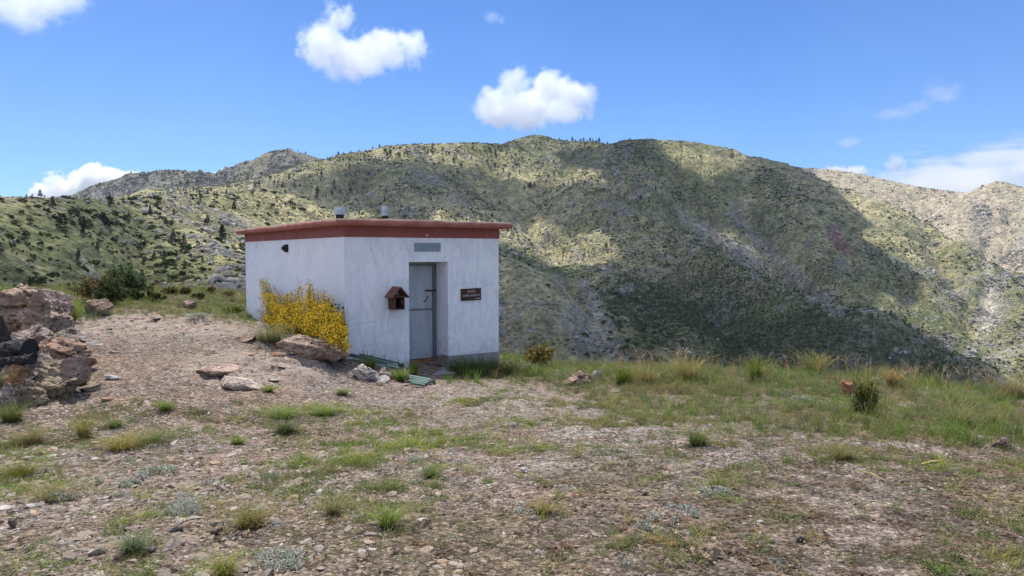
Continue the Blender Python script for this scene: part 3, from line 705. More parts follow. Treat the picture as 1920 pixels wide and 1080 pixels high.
# grey painted panel over the door
M = NT('grey_blue_panel', .6, .3); p = M.obj(); M.base(M.ramp(M.noise(M.mapping(p, (1, 1, 4)), 6, 5, .7), [(.3, (.18, .235, .27)), (.7, (.27, .33, .37))])); panel_mat = M.m
bm = bmesh.new(); pa0, pa1 = a_of(777), a_of(826)
box(bm, pa0, pa1, -.018, .0, z_of(800, 471.5, (pa0 + pa1) / 2), z_of(800, 455.5, (pa0 + pa1) / 2), None, .006)
link('wall_panel', bm_mesh('wall_panel', bm, panel_mat), hut)
bm = bmesh.new(); aa = a_of(801); box(bm, aa - .03, aa + .02, -o_ - .012, -o_, z_of(801, 442.5, aa), z_of(801, 440.5, aa), None, .003)
M = NT('white_tag', .6, .3); M.base((.75, .73, .68)); white_mat = M.m
link('small_tag', bm_mesh('small_tag', bm, white_mat), hut)
# metal door
M = NT('galvanised_door', .42, .5); p = M.obj()
c = M.ramp(M.noise(M.mapping(p, (3, 3, .9)), 3.0, 6, .65), [(.28, (.29, .32, .37)), (.55, (.40, .43, .475)), (.75, (.49, .515, .56))])
c = M.mix(M.ramp(M.noise(p, 14, 6, .75), [(.62, 0), (.74, .7)]), c, (.30, .26, .22))
M.base(c); M.b.inputs['Metallic'].default_value = .1; M.bump(M.noise(p, 6, 4, .5), .25, .01); door_mat = M.m
M = NT('dark_steel_frame', .5, .5); p = M.obj(); M.base(M.ramp(M.noise(p, 12, 5, .7), [(.3, (.12, .14, .17)), (.7, (.20, .225, .26))])); M.b.inputs['Metallic'].default_value = .4; frame_mat = M.m
M = NT('black_iron', .5, .4); p = M.obj(); M.base(M.ramp(M.noise(p, 30, 4, .7), [(.4, (.012, .012, .014)), (.7, (.045, .035, .03))])); M.b.inputs['Metallic'].default_value = .6; iron_mat = M.m
M = NT('weathered_orange_wood', .8, .2); p = M.obj(); M.base(M.ramp(M.noise(M.mapping(p, (1, 6, 6)), 5, 6, .7), [(.3, (.14, .06, .025)), (.6, (.36, .17, .06)), (.8, (.45, .26, .13))])); sill_mat = M.m
door = empty('door', (0, 0, 0), None, None); door.parent = hut; del_keys = None
dr = d1 - .035
bm = bmesh.new(); ztd = zt - .055; zmid = z_of(792, 580, a_of(792, REC), REC)
bw0, bw1 = d0 + .005, dr - .05
box(bm, bw0, bw1, REC, REC + .04, zmid + .02, ztd - .03, None, .004)
box(bm, bw0, bw1, REC, REC + .04, zsill_t + .012, zmid - .022, None, .004)
box(bm, bw0 + .001, bw1 - .001, REC + .006, REC + .038, zmid - .022, zmid + .02)
link('door_leaf', bm_mesh('door_leaf', bm, door_mat), door)
bm = bmesh.new()
box(bm, bw0 + .01, bw1 - .01, REC - .010, REC + .004, zmid - .016, zmid + .012, None, .003)
link('cross_rail', bm_mesh('cross_rail', bm, frame_mat), door)
bm = bmesh.new()
for zz0, zz1 in ((zmid + .03, ztd - .04), (zsill_t + .02, zmid - .032)):   # raised rims of the two sheets
    box(bm, bw0 + .012, bw0 + .03, REC - .005, REC, zz0, zz1); box(bm, bw1 - .03, bw1 - .012, REC - .005, REC, zz0, zz1)
    box(bm, bw0 + .03, bw1 - .03, REC - .004, REC, zz1 - .018, zz1); box(bm, bw0 + .03, bw1 - .03, REC - .004, REC, zz0, zz0 + .018)
link('door_rail', bm_mesh('door_rail', bm, door_mat), door)
bm = bmesh.new()
box(bm, bw1 + .004, bw1 + .03, REC - .03, REC + .05, zsill_t, ztd, None, .003)
box(bm, bw1 + .034, d1 - e - .003, REC - .012, REC + .05, zsill_t, ztd, None, .003)
box(bm, d0 + .002, d1 - e - .003, REC - .02, REC + .05, ztd - .026, ztd + .004, None, .003)
link('door_frame', bm_mesh('door_frame', bm, frame_mat), door)
bm = bmesh.new(); ah, zh = a_of(806, REC), z_of(806, 544.5, a_of(806, REC), REC)
box(bm, a_of(797, REC), a_of(811, REC), REC - .03, REC - .004, zh - .012, zh + .014, None, .004)
tube(bm, [(a_of(796, REC), REC - .024, zh), (a_of(819, REC), REC - .024, zh)], .009, 8)
box(bm, a_of(813, REC), a_of(815.5, REC), REC - .028, REC - .004, zh - .02, zh + .02, None, .003)
tube(bm, [(a_of(810, REC), REC - .03, zh - .01), (a_of(810, REC), REC - .035, zh - .09)], .008, 8)
link('door_bolt', bm_mesh('door_bolt', bm, iron_mat), door)
bm = bmesh.new(); q0 = (a_of(800.5, REC), z_of(800, 555, ah, REC)); q1 = (a_of(794, REC), z_of(794, 565, ah, REC))
tube(bm, [(q0[0], REC - .01, q0[1]), (q0[0], REC - .035, q0[1] - .015), ((q0[0] + q1[0]) / 2 + .012, REC - .045, (q0[1] + q1[1]) / 2 - .012), (q1[0] + .01, REC - .035, q1[1]), (q1[0], REC - .012, q1[1] + .01)], .009, 8)
link('door_handle', bm_mesh('door_handle', bm, iron_mat), door)
bm = bmesh.new(); box(bm, d0 + .002, d1 - .012, REC - .04, REC + .05, zsill_b + .002, zsill_t - .002, None, .006)
link('wooden_sill', bm_mesh('wooden_sill', bm, sill_mat), door)
# flues on the roof
M = NT('zinc_flue', .38, .5); p = M.obj(); M.base(M.ramp(M.noise(p, 6, 4, .6), [(.3, (.28, .30, .33)), (.58, (.52, .54, .57)), (.68, (.50, .36, .22))])); M.b.inputs['Metallic'].default_value = .7; zinc_mat = M.m
def flue(px0, px1, pyt, pyb, b, neck_r):
    a = a_of((px0 + px1) / 2, b); q = P0 + UA * a + UB * b; k_ = math.hypot(q.x, q.y) / FPX
    r = (px1 - px0) / 2 * k_; z1 = at((px0 + px1) / 2, pyt, q.y).z; z0 = at((px0 + px1) / 2, pyb, q.y).z
    f = empty('flue', (a, b, z_roof), None, None); f.parent = hut
    def cyl(r0, r1, z0_, z1_, nm, mt, taper=1.0):
        bm = bmesh.new(); tube(bm, [(0, 0, z0_ - z_roof), (0, 0, z1_ - z_roof)], [r0, r1], 24)
        link(nm, bm_mesh(nm, bm, mt, False), f)
    cyl(r * neck_r, r * neck_r, z_roof - .05, z0 + .01, 'flue_pipe', iron_mat)
    bm = bmesh.new(); tube(bm, [(0, 0, z0 - z_roof), (0, 0, z1 - z_roof - .012)], r * .96, 28); 
    for zz in (z0, (z0 * .62 + z1 * .38), z1 - .02): tube(bm, [(0, 0, zz - z_roof), (0, 0, zz - z_roof + .016)], r, 28)
    link('flue_cap', bm_mesh('flue_cap', bm, zinc_mat), f)
flue(629, 649, 388.5, 402.5, 1.9, .74)
flue(716.5, 729, 386, 404.5, 1.4, .97)

# ---------------------------------------------------------------- things fixed to the hut
M = NT('dark_brown_board', .7, .3); p = M.obj(); M.base(M.ramp(M.noise(M.mapping(p, (1.5, 8, 8)), 9, 5, .7), [(.3, (.035, .016, .011)), (.7, (.085, .038, .025))])); board_mat = M.m
M = NT('carved_letter', .8, .2); M.base((.46, .37, .33)); letter_mat = M.m
s0, s1 = a_of(863.5), a_of(900.5); zs0, zs1 = z_of(882, 563, (s0 + s1) / 2), z_of(882, 540.8, (s0 + s1) / 2)
sp = HM @ Vector(((s0 + s1) / 2, 0, (zs0 + zs1) / 2))
sign = empty('sign_board', sp, 'dark brown wooden name board with carved lettering right of the door', 'sign', HRZ)
bm = bmesh.new(); sw, sh = (s1 - s0) / 2, (zs1 - zs0) / 2; tilt = Matrix.Rotation(R(-1.2), 4, 'Y')
box(bm, -sw, sw, -.035, -.003, -sh, sh, tilt, .004); link('board', bm_mesh('board', bm, board_mat), sign)
for txt, size, xx, zz in (('BIVACCO', .062, 0, sh * .48), ('ANDREA PAGANETTO', .056, .0, -.02), ('C.A.I. ARENZANO', .030, sw * .62, -sh * .70)):
    cu = bpy.data.curves.new('lettering', 'FONT'); cu.body = txt; cu.size = size; cu.align_x = 'CENTER'; cu.align_y = 'CENTER'; cu.extrude = .002; cu.offset = .0012
    tmp = bpy.data.objects.new('tmp', cu); COL.objects.link(tmp); bpy.context.view_layer.update()
    me = bpy.data.meshes.new_from_object(tmp.evaluated_get(bpy.context.evaluated_depsgraph_get())); bpy.data.objects.remove(tmp)
    me.materials.clear(); me.materials.append(letter_mat)
    wid = max(v.co.x for v in me.vertices) - min(v.co.x for v in me.vertices); lim = {'BIVACCO': sw * .80, 'ANDREA PAGANETTO': sw * 1.76, 'C.A.I. ARENZANO': sw * .58}[txt]
    for v in me.vertices: v.co.x *= lim / wid
    link('lettering', me, sign, (xx, -.037, zz), (R(90), R(-1.2), 0))
# bird-house shaped shrine box
b0, b1 = a_of(722), a_of(748); bc = (b0 + b1) / 2
depth = .30; hw = .098
bh = empty('bird_house', HM @ Vector((bc + .02, 0, z_of(735, 579, bc))), 'open fronted brown wooden bird house with shingled roof on the white wall', 'bird house', HRZ)
M = NT('brown_stained_wood', .65, .3); p = M.obj(); M.base(M.ramp(M.noise(M.mapping(p, (8, 8, 1.5)), 7, 5, .7), [(.3, (.045, .021, .016)), (.7, (.105, .05, .036))])); bh_mat = M.m
M = NT('brown_shingles', .6, .35); p = M.obj(); M.base(M.ramp(M.noise(M.mapping(p, (2, 7, 7)), 8, 5, .7), [(.3, (.10, .040, .024)), (.7, (.23, .098, .055))])); shing_mat = M.m
H1, H2 = .255, .405
bm = bmesh.new(); t = .016
for s in (-1, 1):      # side boards, each with a tall slot
    bm = bmesh.new()
    x0, x1 = (s * hw, s * (hw - t)) if s > 0 else (-hw, -hw + t); x0, x1 = min(x0, x1), max(x0, x1)
    box(bm, x0, x1, -depth, -depth + .075, .02, H1); box(bm, x0, x1, -depth + .115, -.002, .02, H1)
    box(bm, x0, x1, -depth + .075, -depth + .115, .02, .09); box(bm, x0, x1, -depth + .075, -depth + .115, .2, H1)
    bmesh.ops.remove_doubles(bm, verts=bm.verts, dist=.0004)
    link('side_board', bm_mesh('side_board', bm, bh_mat), bh)
bm = bmesh.new(); box(bm, -hw, hw, -depth, -.002, 0, .019); link('floor_board', bm_mesh('floor_board', bm, bh_mat), bh)
bm = bmesh.new(); box(bm, -hw + t, hw - t, -.016, -.004, .02, H1); link('back_board', bm_mesh('back_board', bm, iron_mat), bh)
bm = bmesh.new(); box(bm, -hw + t, hw - t, -depth, -depth + .014, H1 - .03, H1); link('cross_bar', bm_mesh('cross_bar', bm, bh_mat), bh)
for s in (-1, 1):
    bm = bmesh.new(); rw = hw + .062; slope = math.atan2(H2 - H1 + .03, rw); Ls = math.hypot(rw, H2 - H1 + .03)
    for k_ in range(6):
        x0 = Ls * k_ / 6; M4 = Matrix.Translation((0, 0, H2 + .006)) @ Matrix.Rotation(s * slope, 4, 'Y')
        box(bm, s * x0 if s > 0 else -x0 - Ls / 6 - .012, (x0 + Ls / 6 + .012) if s > 0 else -x0, -depth - .05, -.002, .001 * k_ - .004 , .014 + .006 * (1 - 0) - .0012 * (5 - k_) + .002, M4 @ Matrix.Rotation(s * R(2.5), 4, 'Y'))
    link('roof_panel', bm_mesh('roof_panel', bm, shing_mat), bh)
# little dark wall lamp on the left wall
bl = b_of(539); zl = at(539, 465.5, (P0 + UB * bl).y).z
lamp = empty('wall_lamp', HM @ Vector((0, bl, zl)), 'small black box lamp high on the left wall of the hut', 'wall lamp', HRZ)
bm = bmesh.new()
vs = [(-.12, -.10, 0.0), (-.12, .07, 0.0), (0, -.10, .085), (0, .07, .085), (0, -.10, -.085), (0, .07, -.085), (-.06, -.10, .075), (-.06, .07, .075), (-.05, -.10, -.08), (-.05, .07, -.08)]
B = [bm.verts.new(v) for v in vs]
for f in ((0, 6, 7, 1), (6, 2, 3, 7), (0, 1, 9, 8), (8, 9, 5, 4), (0, 8, 4, 2, 6), (1, 7, 3, 5, 9)): bm.faces.new([B[i] for i in f])
link('lamp_housing', bm_mesh('lamp_housing', bm, iron_mat), lamp)
M = NT('lamp_glass', .2, .5); M.base((.42, .36, .34)); glass_mat = M.m
bm = bmesh.new(); quad(bm, (-.112, -.07, -.018), (-.112, .04, -.018), (-.064, .04, -.068), (-.064, -.07, -.068)); 
for v in bm.verts: v.co.x -= .006; v.co.z -= .004
link('lamp_lens', bm_mesh('lamp_lens', bm, glass_mat), lamp)
bm = bmesh.new(); quad(bm, (-.108, -.07, .018), (-.07, -.07, .062), (-.07, .04, .062), (-.108, .04, .018))
for v in bm.verts: v.co.x -= .006; v.co.z += .004
M = NT('lamp_solar_cell', .25, .5); M.base((.16, .20, .28)); link('solar_cell', bm_mesh('solar_cell', bm, M.m), lamp)
# concrete slab in front of the door
bm = bmesh.new(); zc = z_of(800, 693, d0 + .4)
box(bm, d0 - .1, d1 - .006, -.55, REC - .03, -.3, zc, HM, .02)
tag(link('door_slab', bm_mesh('door_slab', bm, conc_mat)), 'worn concrete slab on the ground before the door', 'paving slab')
# ================================================================ ROCKS
M = NT('weathered_rock', .92, .15); p = M.obj(); g = M.gpos()
n1_ = M.noise(g, 2.6, 7, .72, .6); n2_ = M.noise(g, 14, 6, .75); st = M.noise(M.mapping(g, (2, 2, 9), (.35, .2, 0)), 2.5, 6, .7, .5)
c = M.mix(1.0, M.attr('Col'), M.ramp(n1_, [(.3, (.55, .52, .50)), (.48, (1, .98, .96)), (.62, (1.1, 1.1, 1.1)), (.74, (1.4, 1.42, 1.45))]), 'MULTIPLY')
c = M.mix(1.0, c, M.ramp(n2_, [(.3, (.62, .60, .58)), (.52, (1, 1, 1)), (.72, (1.3, 1.28, 1.22))]), 'MULTIPLY')
c = M.mix(M.ramp(st, [(.56, 0), (.60, .6)]), c, (.15, .105, .085))
fr = M.voro(M.n('VectorMath', operation='ADD', i_0=M.mapping(g, (1, 1, 1.8)), i_1=M.n('VectorMath', operation='SCALE', i_0=M.n('TexNoise', i_Vector=g, i_Scale=6.0, i_Detail=5.0).outputs['Color'], i_Scale=.18).outputs[0]).outputs[0], 3.2, 'Distance', 'DISTANCE_TO_EDGE')
c = M.mix(M.math('MULTIPLY', M.ramp(fr, [(0, .8), (.02, 0)]), M.ramp(M.noise(g, 2.1, 4), [(.48, 0), (.6, 1)])), c, (.08, .06, .045))
fcell = M.n('SeparateColor', i_Color=M.n('TexVoronoi', i_Vector=M.mapping(g, (1, 1, 1.8)), i_Scale=4.5).outputs['Color']).outputs[0]
c = M.mix(1.0, c, M.ramp(fcell, [(0, (.78, .77, .76)), (1, (1.22, 1.2, 1.18))]), 'MULTIPLY')
c = M.mix(M.ramp(M.noise(g, 7, 6, .8), [(.62, 0), (.68, .6)]), c, (.42, .41, .36))
M.base(c); M.bump(M.math('ADD', M.math('ADD', n2_, M.math('MULTIPLY', st, 1.2)), M.math('MULTIPLY', M.ramp(fr, [(0, 0), (.05, 1)]), .25)), 1.0, .045); rock_mat = M.m
M = NT('charred_surface', .75, .3); g = M.gpos(); M.base(M.ramp(M.noise(g, 9, 6, .75), [(.35, (.010, .009, .010)), (.6, (.035, .030, .030)), (.76, (.15, .10, .085))])); M.bump(M.noise(g, 22, 6, .75), .9, .02); char_mat = M.m
ICO = {k: ico(k) for k in (1, 2, 3, 4, 5, 6)}
def rock_arrays(seed, size, sub=5, cuts=9, rough=.10, strata=.0, cutd=(.40, .80)):
    r_ = np.random.default_rng(seed); V, F = ICO[sub]; V = V.copy()
    for i in range(cuts):
        n = r_.normal(size=3); n /= np.linalg.norm(n); h = r_.uniform(*cutd)
        d = V @ n - h; V = V - np.where(d > 0, d, 0)[:, None] * n * .97
    V *= np.array(size) / 2
    s = min(size); q = V / s * 2.2 + seed * 3.7
    nn = V / np.maximum(np.linalg.norm(V, axis=1), 1e-6)[:, None]
    f = fbm3(q[:, 0], q[:, 1], q[:, 2], 5, seed % 50, .55)
    V = V + nn * (f * rough * s)[:, None]
    q2 = V / s * 5.5 + seed; cr_ = np.abs(vnoise(q2[:, 0] * .8, q2[:, 1] * .8, q2[:, 2] * 1.6, 5)); V = V - nn * (.13 * s * np.clip(1 - cr_ / .10, 0, 1))[:, None]     # cracks
    f4 = fbm3(q2[:, 0] * 2, q2[:, 1] * 2, q2[:, 2] * 2, 3, 9, .6); V = V + nn * (f4 * rough * .35 * s)[:, None]
    if strata:
        ax = r_.normal(size=3) * (.25, .25, 0) + (0, 0, 1); t = V @ ax / s
        V = V + nn * (strata * s * (np.abs(((t * 3.1 + .6 * f) % 1) - .5) - .25))[:, None]
    return V, F
def rock(name, px_, py_, wpx, hpx, label, cat='rock', col=(.33, .255, .205), seed=1, dep=1.0, bury=.22, rz=0., tilt=(0, 0), depth=None, sub=5, cuts=11, rough=.12, strata=.10, mat=None, group=None, up=0., cutd=(.40, .80)):
    """px_, py_ : image position of the middle of its foot; wpx,hpx its size in the picture; dep = depth/width"""
    q = gp(px_, py_) if depth is None else at(px_, py_, depth)
    k_ = math.hypot(q.x, q.y) / FPX; w, h = wpx * k_, hpx * k_
    zc_ = q.z + h * (.5 - bury * .5) + up; hh_ = h * (1 + bury)
    if depth is not None:      # reaches down to the ground it rises from
        low_ = min(q.z, gz(q.x, q.y + w * dep * .35) - .02, gz(q.x, q.y - w * dep * .1) - .02) - bury * h; top_ = q.z + h; zc_ = (top_ + low_) / 2; hh_ = top_ - low_
    V, F = rock_arrays(seed, (w * 1.12, w * dep * 1.1, hh_ * 1.12), sub, cuts, rough, strata, cutd)
    Rm = np.array((Matrix.Rotation(rz, 3, 'Z') @ Matrix.Rotation(tilt[0], 3, 'X') @ Matrix.Rotation(tilt[1], 3, 'Y')))
    V = V @ Rm.T
    cc = np.tile(np.array(col), (len(V), 1)) * (1 + .18 * fbm3(V[:, 0] * 6 + seed, V[:, 1] * 6, V[:, 2] * 6, 3, 3))[:, None]
    me = np_mesh(name, V, F, mat or rock_mat, False, cc)
    o = link(name, me, None, (q.x, q.y + w * dep * .35, zc_))
    return tag(o, label, cat, group)
pinky, greyr, ochr, palr, rust, buff = (.40, .295, .225), (.36, .30, .265), (.40, .27, .165), (.50, .47, .43), (.40, .185, .12), (.46, .37, .27)
L = [
 ('rock_outcrop', 18, 600, 160, 66, 'broad pinkish rock outcrop forming the top left of the rocky mound', (.50, .375, .29), dict(seed=71, dep=1.0, depth=10.9, sub=6, cuts=16, strata=.22, rough=.20)),
 ('rock_outcrop', 94, 620, 54, 78, 'tall fissured rock outcrop at the right end of the mound', (.42, .33, .28), dict(seed=14, dep=1.2, depth=10.8, sub=6, cuts=12, strata=.22, rough=.16, rz=.3)),
 ('rock_outcrop', 62, 590, 52, 34, 'square notched block between the broad and the fissured outcrop', (.42, .31, .24), dict(seed=15, dep=.9, depth=10.5, sub=6, cuts=12, strata=.20, rough=.12, rz=.5)),
 ('rock_outcrop', 44, 662, 120, 44, 'long grey streaked rock sloping down below the broad outcrop', (.38, .31, .27), dict(seed=27, dep=.7, depth=9.7, sub=6, cuts=12, strata=.22, rough=.16, tilt=(0, .42))),
 ('rock_outcrop', 122, 632, 52, 26, 'low grey rock at the right foot of the fissured outcrop', greyr, dict(seed=24, dep=1.0, depth=10.6, tilt=(0, .2))),
 ('rock_outcrop', 105, 678, 105, 34, 'flat orange tinted bedrock step beside the fireplace stones', (.40, .27, .20), dict(seed=25, dep=.9, depth=9.4, strata=.12, sub=5, cuts=12)),
 ('hearth_stone', 4, 652, 46, 54, 'upright dark block at the left edge behind the charred fireplace', (.10, .085, .08), dict(seed=31, dep=.5, depth=8.9, cuts=14, rough=.05, strata=.02)),
 ('hearth_stone', 36, 690, 74, 20, 'thin flat pale slab under the charred log', (.42, .35, .29), dict(seed=33, dep=.8, depth=8.5, strata=.03)),
 ('hearth_stone', 26, 712, 36, 26, 'small orange stone under the flat slab of the fireplace', (.50, .31, .17), dict(seed=34, dep=.8, depth=8.4)),
 ('hearth_stone', 78, 726, 74, 48, 'big rounded yellow grey stone in the middle of the fireplace wall', (.40, .33, .235), dict(seed=35, dep=.8, depth=8.5, rough=.12, tilt=(0, -.25), sub=5)),
 ('hearth_stone', 128, 722, 50, 52, 'angular pink stone with a pale broken face right of the yellow grey stone', (.44, .33, .28), dict(seed=37, dep=.8, depth=8.6, cuts=16, rough=.05, tilt=(0, .5), cutd=(.35, .7))),
 ('hearth_stone', 40, 744, 74, 30, 'long brown stone leaning to the left at the foot of the fireplace', (.33, .26, .20), dict(seed=38, dep=.6, depth=8.2, tilt=(0, -.5), strata=.12)),
 ('hearth_stone', 112, 736, 50, 22, 'low brown stone under the angular pink stone', (.33, .27, .20), dict(seed=39, dep=.8, depth=8.45)),
 ('flat_rock', 166, 736, 36, 11, 'flat tan stone on the gravel at the end of the fireplace wall', buff, dict(seed=41, dep=.9, bury=.1)),
 ('hearth_stone', 2, 768, 26, 46, 'grey stone cut by the left edge of the picture below the fireplace', greyr, dict(seed=42, dep=.9, depth=8.0)),
 ('hearth_stone', 150, 712, 22, 20, 'small shaded brown stone between the pink stone and the grass', (.24, .17, .14), dict(seed=43, dep=.9)),
 ('boulder', 580, 670, 118, 34, 'wide flat topped brown boulder below the yellow bush', (.40, .30, .24), dict(seed=57, dep=.7, sub=5, cuts=8, rough=.16, strata=.15, tilt=(0, .14), cutd=(.6, .9))),
 ('flat_rock', 433, 728, 92, 18, 'flat grey and pink wedge shaped slab set in the gravel', (.52, .44, .39), dict(seed=57, dep=.8, sub=5, cuts=14, bury=.5, rough=.05, tilt=(.0, .1), strata=.05)),
 ('flat_rock', 388, 702, 90, 15, 'low pink bedrock hump behind the wedge shaped slab', (.48, .36, .30), dict(seed=58, dep=.8, sub=5, bury=.5, strata=.10)),
 ('flat_rock', 684, 712, 50, 24, 'pale lichen grey slab in front of the bench', (.50, .47, .44), dict(seed=57, dep=.8, bury=.4, strata=.05, rough=.08, tilt=(0, .35), cuts=9, cutd=(.6, .9))),
 ('rock', 172, 592, 44, 32, 'brown rock with a dark side at the edge of the grass', (.25, .19, .145), dict(seed=62, dep=.9, cuts=12)),
 ('rock', 308, 541, 20, 11, 'pale rock on the grass crest, left one of the pair', palr, dict(seed=63, dep=.8)),
 ('rock', 326, 540, 15, 9, 'pale rock on the grass crest, right one of the pair', palr, dict(seed=64, dep=.8)),
 ('rock', 447, 582, 20, 10, 'brown rock in the grass close to the left end of the hut', pinky, dict(seed=65, dep=.8)),
 ('rock', 355, 578, 26, 12, 'weathered pinkish rock in the middle of the rear grass', (.40, .30, .25), dict(seed=66, dep=.8)),
 ('rock', 1088, 722, 62, 26, 'lumpy brown and white rock in the grass right of the hut', (.42, .31, .24), dict(seed=71, dep=.6, rough=.2, cuts=6, tilt=(0, -.2))),
 ('rock', 1066, 722, 22, 16, 'small dark rock at the left of the lumpy brown rock', (.10, .085, .09), dict(seed=72, dep=.8)),
 ('rock', 1122, 712, 26, 22, 'pale greenish stone leaning on the lumpy brown rock', (.55, .56, .50), dict(seed=73, dep=.4, cuts=14, rough=.04)),
 ('rock', 1597, 744, 34, 25, 'terracotta coloured rock beside the small green bush', (.46, .23, .15), dict(seed=74, dep=.8, cuts=14, rough=.05, strata=.03, up=.03)),
 ('rock', 1886, 844, 30, 18, 'brown stone lying at the right edge of the grass', (.26, .20, .17), dict(seed=75, dep=.8)),
 ('rock', 1839, 827, 16, 8, 'small pale flat stone left of the brown stone in the grass', (.52, .50, .46), dict(seed=76, dep=.8)),
 ('rock', 1576, 801, 24, 6, 'thin white flat stone in the grass below the green bush', (.62, .60, .56), dict(seed=77, dep=.7)),
 ('stone', 962, 801, 12, 11, 'small bright white stone on the gravel before the hut', (.75, .74, .72), dict(seed=81, dep=.8, sub=3)),
 ('stone', 984, 887, 16, 8, 'flat whitish stone in the centre of the gravel', (.62, .60, .57), dict(seed=82, dep=.8, sub=3)),
 ('stone', 1275, 1008, 44, 20, 'smooth buff stone half sunk in the ground near the bottom', (.52, .43, .33), dict(seed=83, dep=.8, rough=.05, bury=.45)),
 ('stone', 1328, 1050, 48, 26, 'ochre and cream angular stone in the bottom right foreground', (.50, .39, .26), dict(seed=84, dep=.8, rough=.06, bury=.45)),
 ('stone', 1205, 930, 40, 11, 'flat tan stone sunk in the gravel right of the centre', (.42, .35, .28), dict(seed=85, dep=.8, bury=.6)),
 ('stone', 1498, 1018, 30, 12, 'half tan half dark stone in the brown litter', (.34, .28, .23), dict(seed=86, dep=.8, bury=.5)),
 ('stone', 740, 1042, 17, 13, 'small pinkish brown stone near the bottom centre', (.42, .31, .25), dict(seed=87, dep=.8, sub=3)),
 ('stone', 328, 1002, 24, 12, 'dark slaty stone in the lower left gravel', (.20, .19, .19), dict(seed=88, dep=.7, tilt=(0, -.2), sub=3)),
 ('stone', 400, 1006, 24, 14, 'tan rounded stone right of the dark slaty stone', (.44, .34, .28), dict(seed=89, dep=.8, sub=3)),
 ('stone', 440, 1014, 11, 6, 'tiny white chip of stone in the lower left gravel', (.82, .81, .80), dict(seed=90, dep=.8, sub=3)),
 ('stone', 1262, 1028, 12, 8, 'small orange stone below the smooth buff stone', (.62, .33, .12), dict(seed=91, dep=.8, sub=3)),
 ('stone', 20, 992, 20, 14, 'dark hollow looking stone near the left edge', (.14, .11, .09), dict(seed=92, dep=.8, sub=3)),
]
for nm, x_, y_, w_, h_, lb, cl, kw in L:
    rock(nm, x_, y_, w_, h_, lb, cat={'rock_outcrop': 'rock outcrop', 'hearth_stone': 'stone', 'flat_rock': 'rock'}.get(nm, nm), col=cl,
         group={'rock_outcrop': 'outcrops of the mound at the left edge', 'hearth_stone': 'stones of the fireplace at the left edge'}.get(nm), **kw)
# stacked pale stones before the bench
for i, (x_, y_, w_, h_, lb) in enumerate([(718, 712, 26, 18, 'biggest pale stone at the foot of the small pile by the bench'), (731, 711, 16, 14, 'pale stone at the right foot of the small pile by the bench'),
        (706, 704, 14, 10, 'pale stone at the left of the small pile by the bench'), (719, 696, 13, 12, 'pale round stone on top of the small pile by the bench')]):
    rock('stone', x_, y_, w_, h_, lb, 'stone', (.55, .50, .45), 101 + i, .8, depth=11.9 if i == 3 else None, sub=3, group='small pile of pale stones by the bench', rough=.08)
# charred logs in the fireplace
def log(px0, py0, px1, py1, r_px, Y, label):
    a, b = at(px0, py0, Y), at(px1, py1, Y - .12); k_ = Y / FPX; bm = bmesh.new()
    n = 14; pts = [a.lerp(b, i / n) for i in range(n + 1)]; ctr = (a + b) / 2
    tube(bm, [q - ctr for q in pts], [r_px * k_ * (1 + .12 * math.sin(i * 1.9) + .08 * math.cos(i * 4.1)) for i in range(n + 1)], 14)
    for v in bm.verts: v.co += Vector((random.uniform(-1, 1), random.uniform(-1, 1), random.uniform(-1, 1))) * .014
    tag(link('charred_log', bm_mesh('charred_log', bm, char_mat), None, ctr), label, 'log', 'charred logs in the fireplace')
log(-22, 662, 56, 655, 18, 8.75, 'thick charred log, upper one in the fireplace')
log(-25, 682, 63, 672, 9, 8.6, 'thinner charred log lying on the flat slab of the fireplace')

# ================================================================ SCATTER ON THE PLATEAU
r_w = (R2 ** 2).ravel()
PXg, PYg = px.ravel(), py.ravel(); GMg = grassmask(PXg, PYg); RMg = rm.ravel()
XF, YF, ZF = GXX.ravel(), GYY.ravel(), GZZ.ravel(); RF = R2.ravel(); AF = A2.ravel()
inview = np.where((PXg > -160) & (PXg < 2080), 1.0, .55) * (PXg > -650) * (PXg < 2560) * (PYg < 1250)
hutc = HM.inverted()
def in_hut(x, y, pad=.0):
    a = (x - P0.x) * UA.x + (y - P0.y) * UA.y; b = (x - P0.x) * UB.x + (y - P0.y) * UB.y
    return (a > -pad) & (a < W + pad) & (b > -pad) & (b < D + pad)
behind = RF > edge_r(AF) + 1.5
cell = (az2[1] - az2[0]) * math.log(r2[1] / r2[0])     # area of a vertex = r^2 * cell
def sample(dens, seed, maxn=10 ** 9):
    """dens: points per m2 for every ground vertex -> positions"""
    g_ = np.random.default_rng(seed); lam = dens * r_w * cell * inview; tot = lam.sum(); n = int(min(tot, maxn))
    cdf = np.cumsum(lam); idx = np.searchsorted(cdf, g_.uniform(0, cdf[-1], n))
    idx = np.clip(idx, 0, len(lam) - 1)
    a = AF[idx] + g_.uniform(-.5, .5, n) * (az2[1] - az2[0]); r = RF[idx] * (1 + g_.uniform(-.5, .5, n) * math.log(r2[1] / r2[0]))
    x, y = r * np.sin(a), r * np.cos(a); m = ~in_hut(x, y, -.02)
    return x[m], y[m], ZF[idx][m], idx[m]
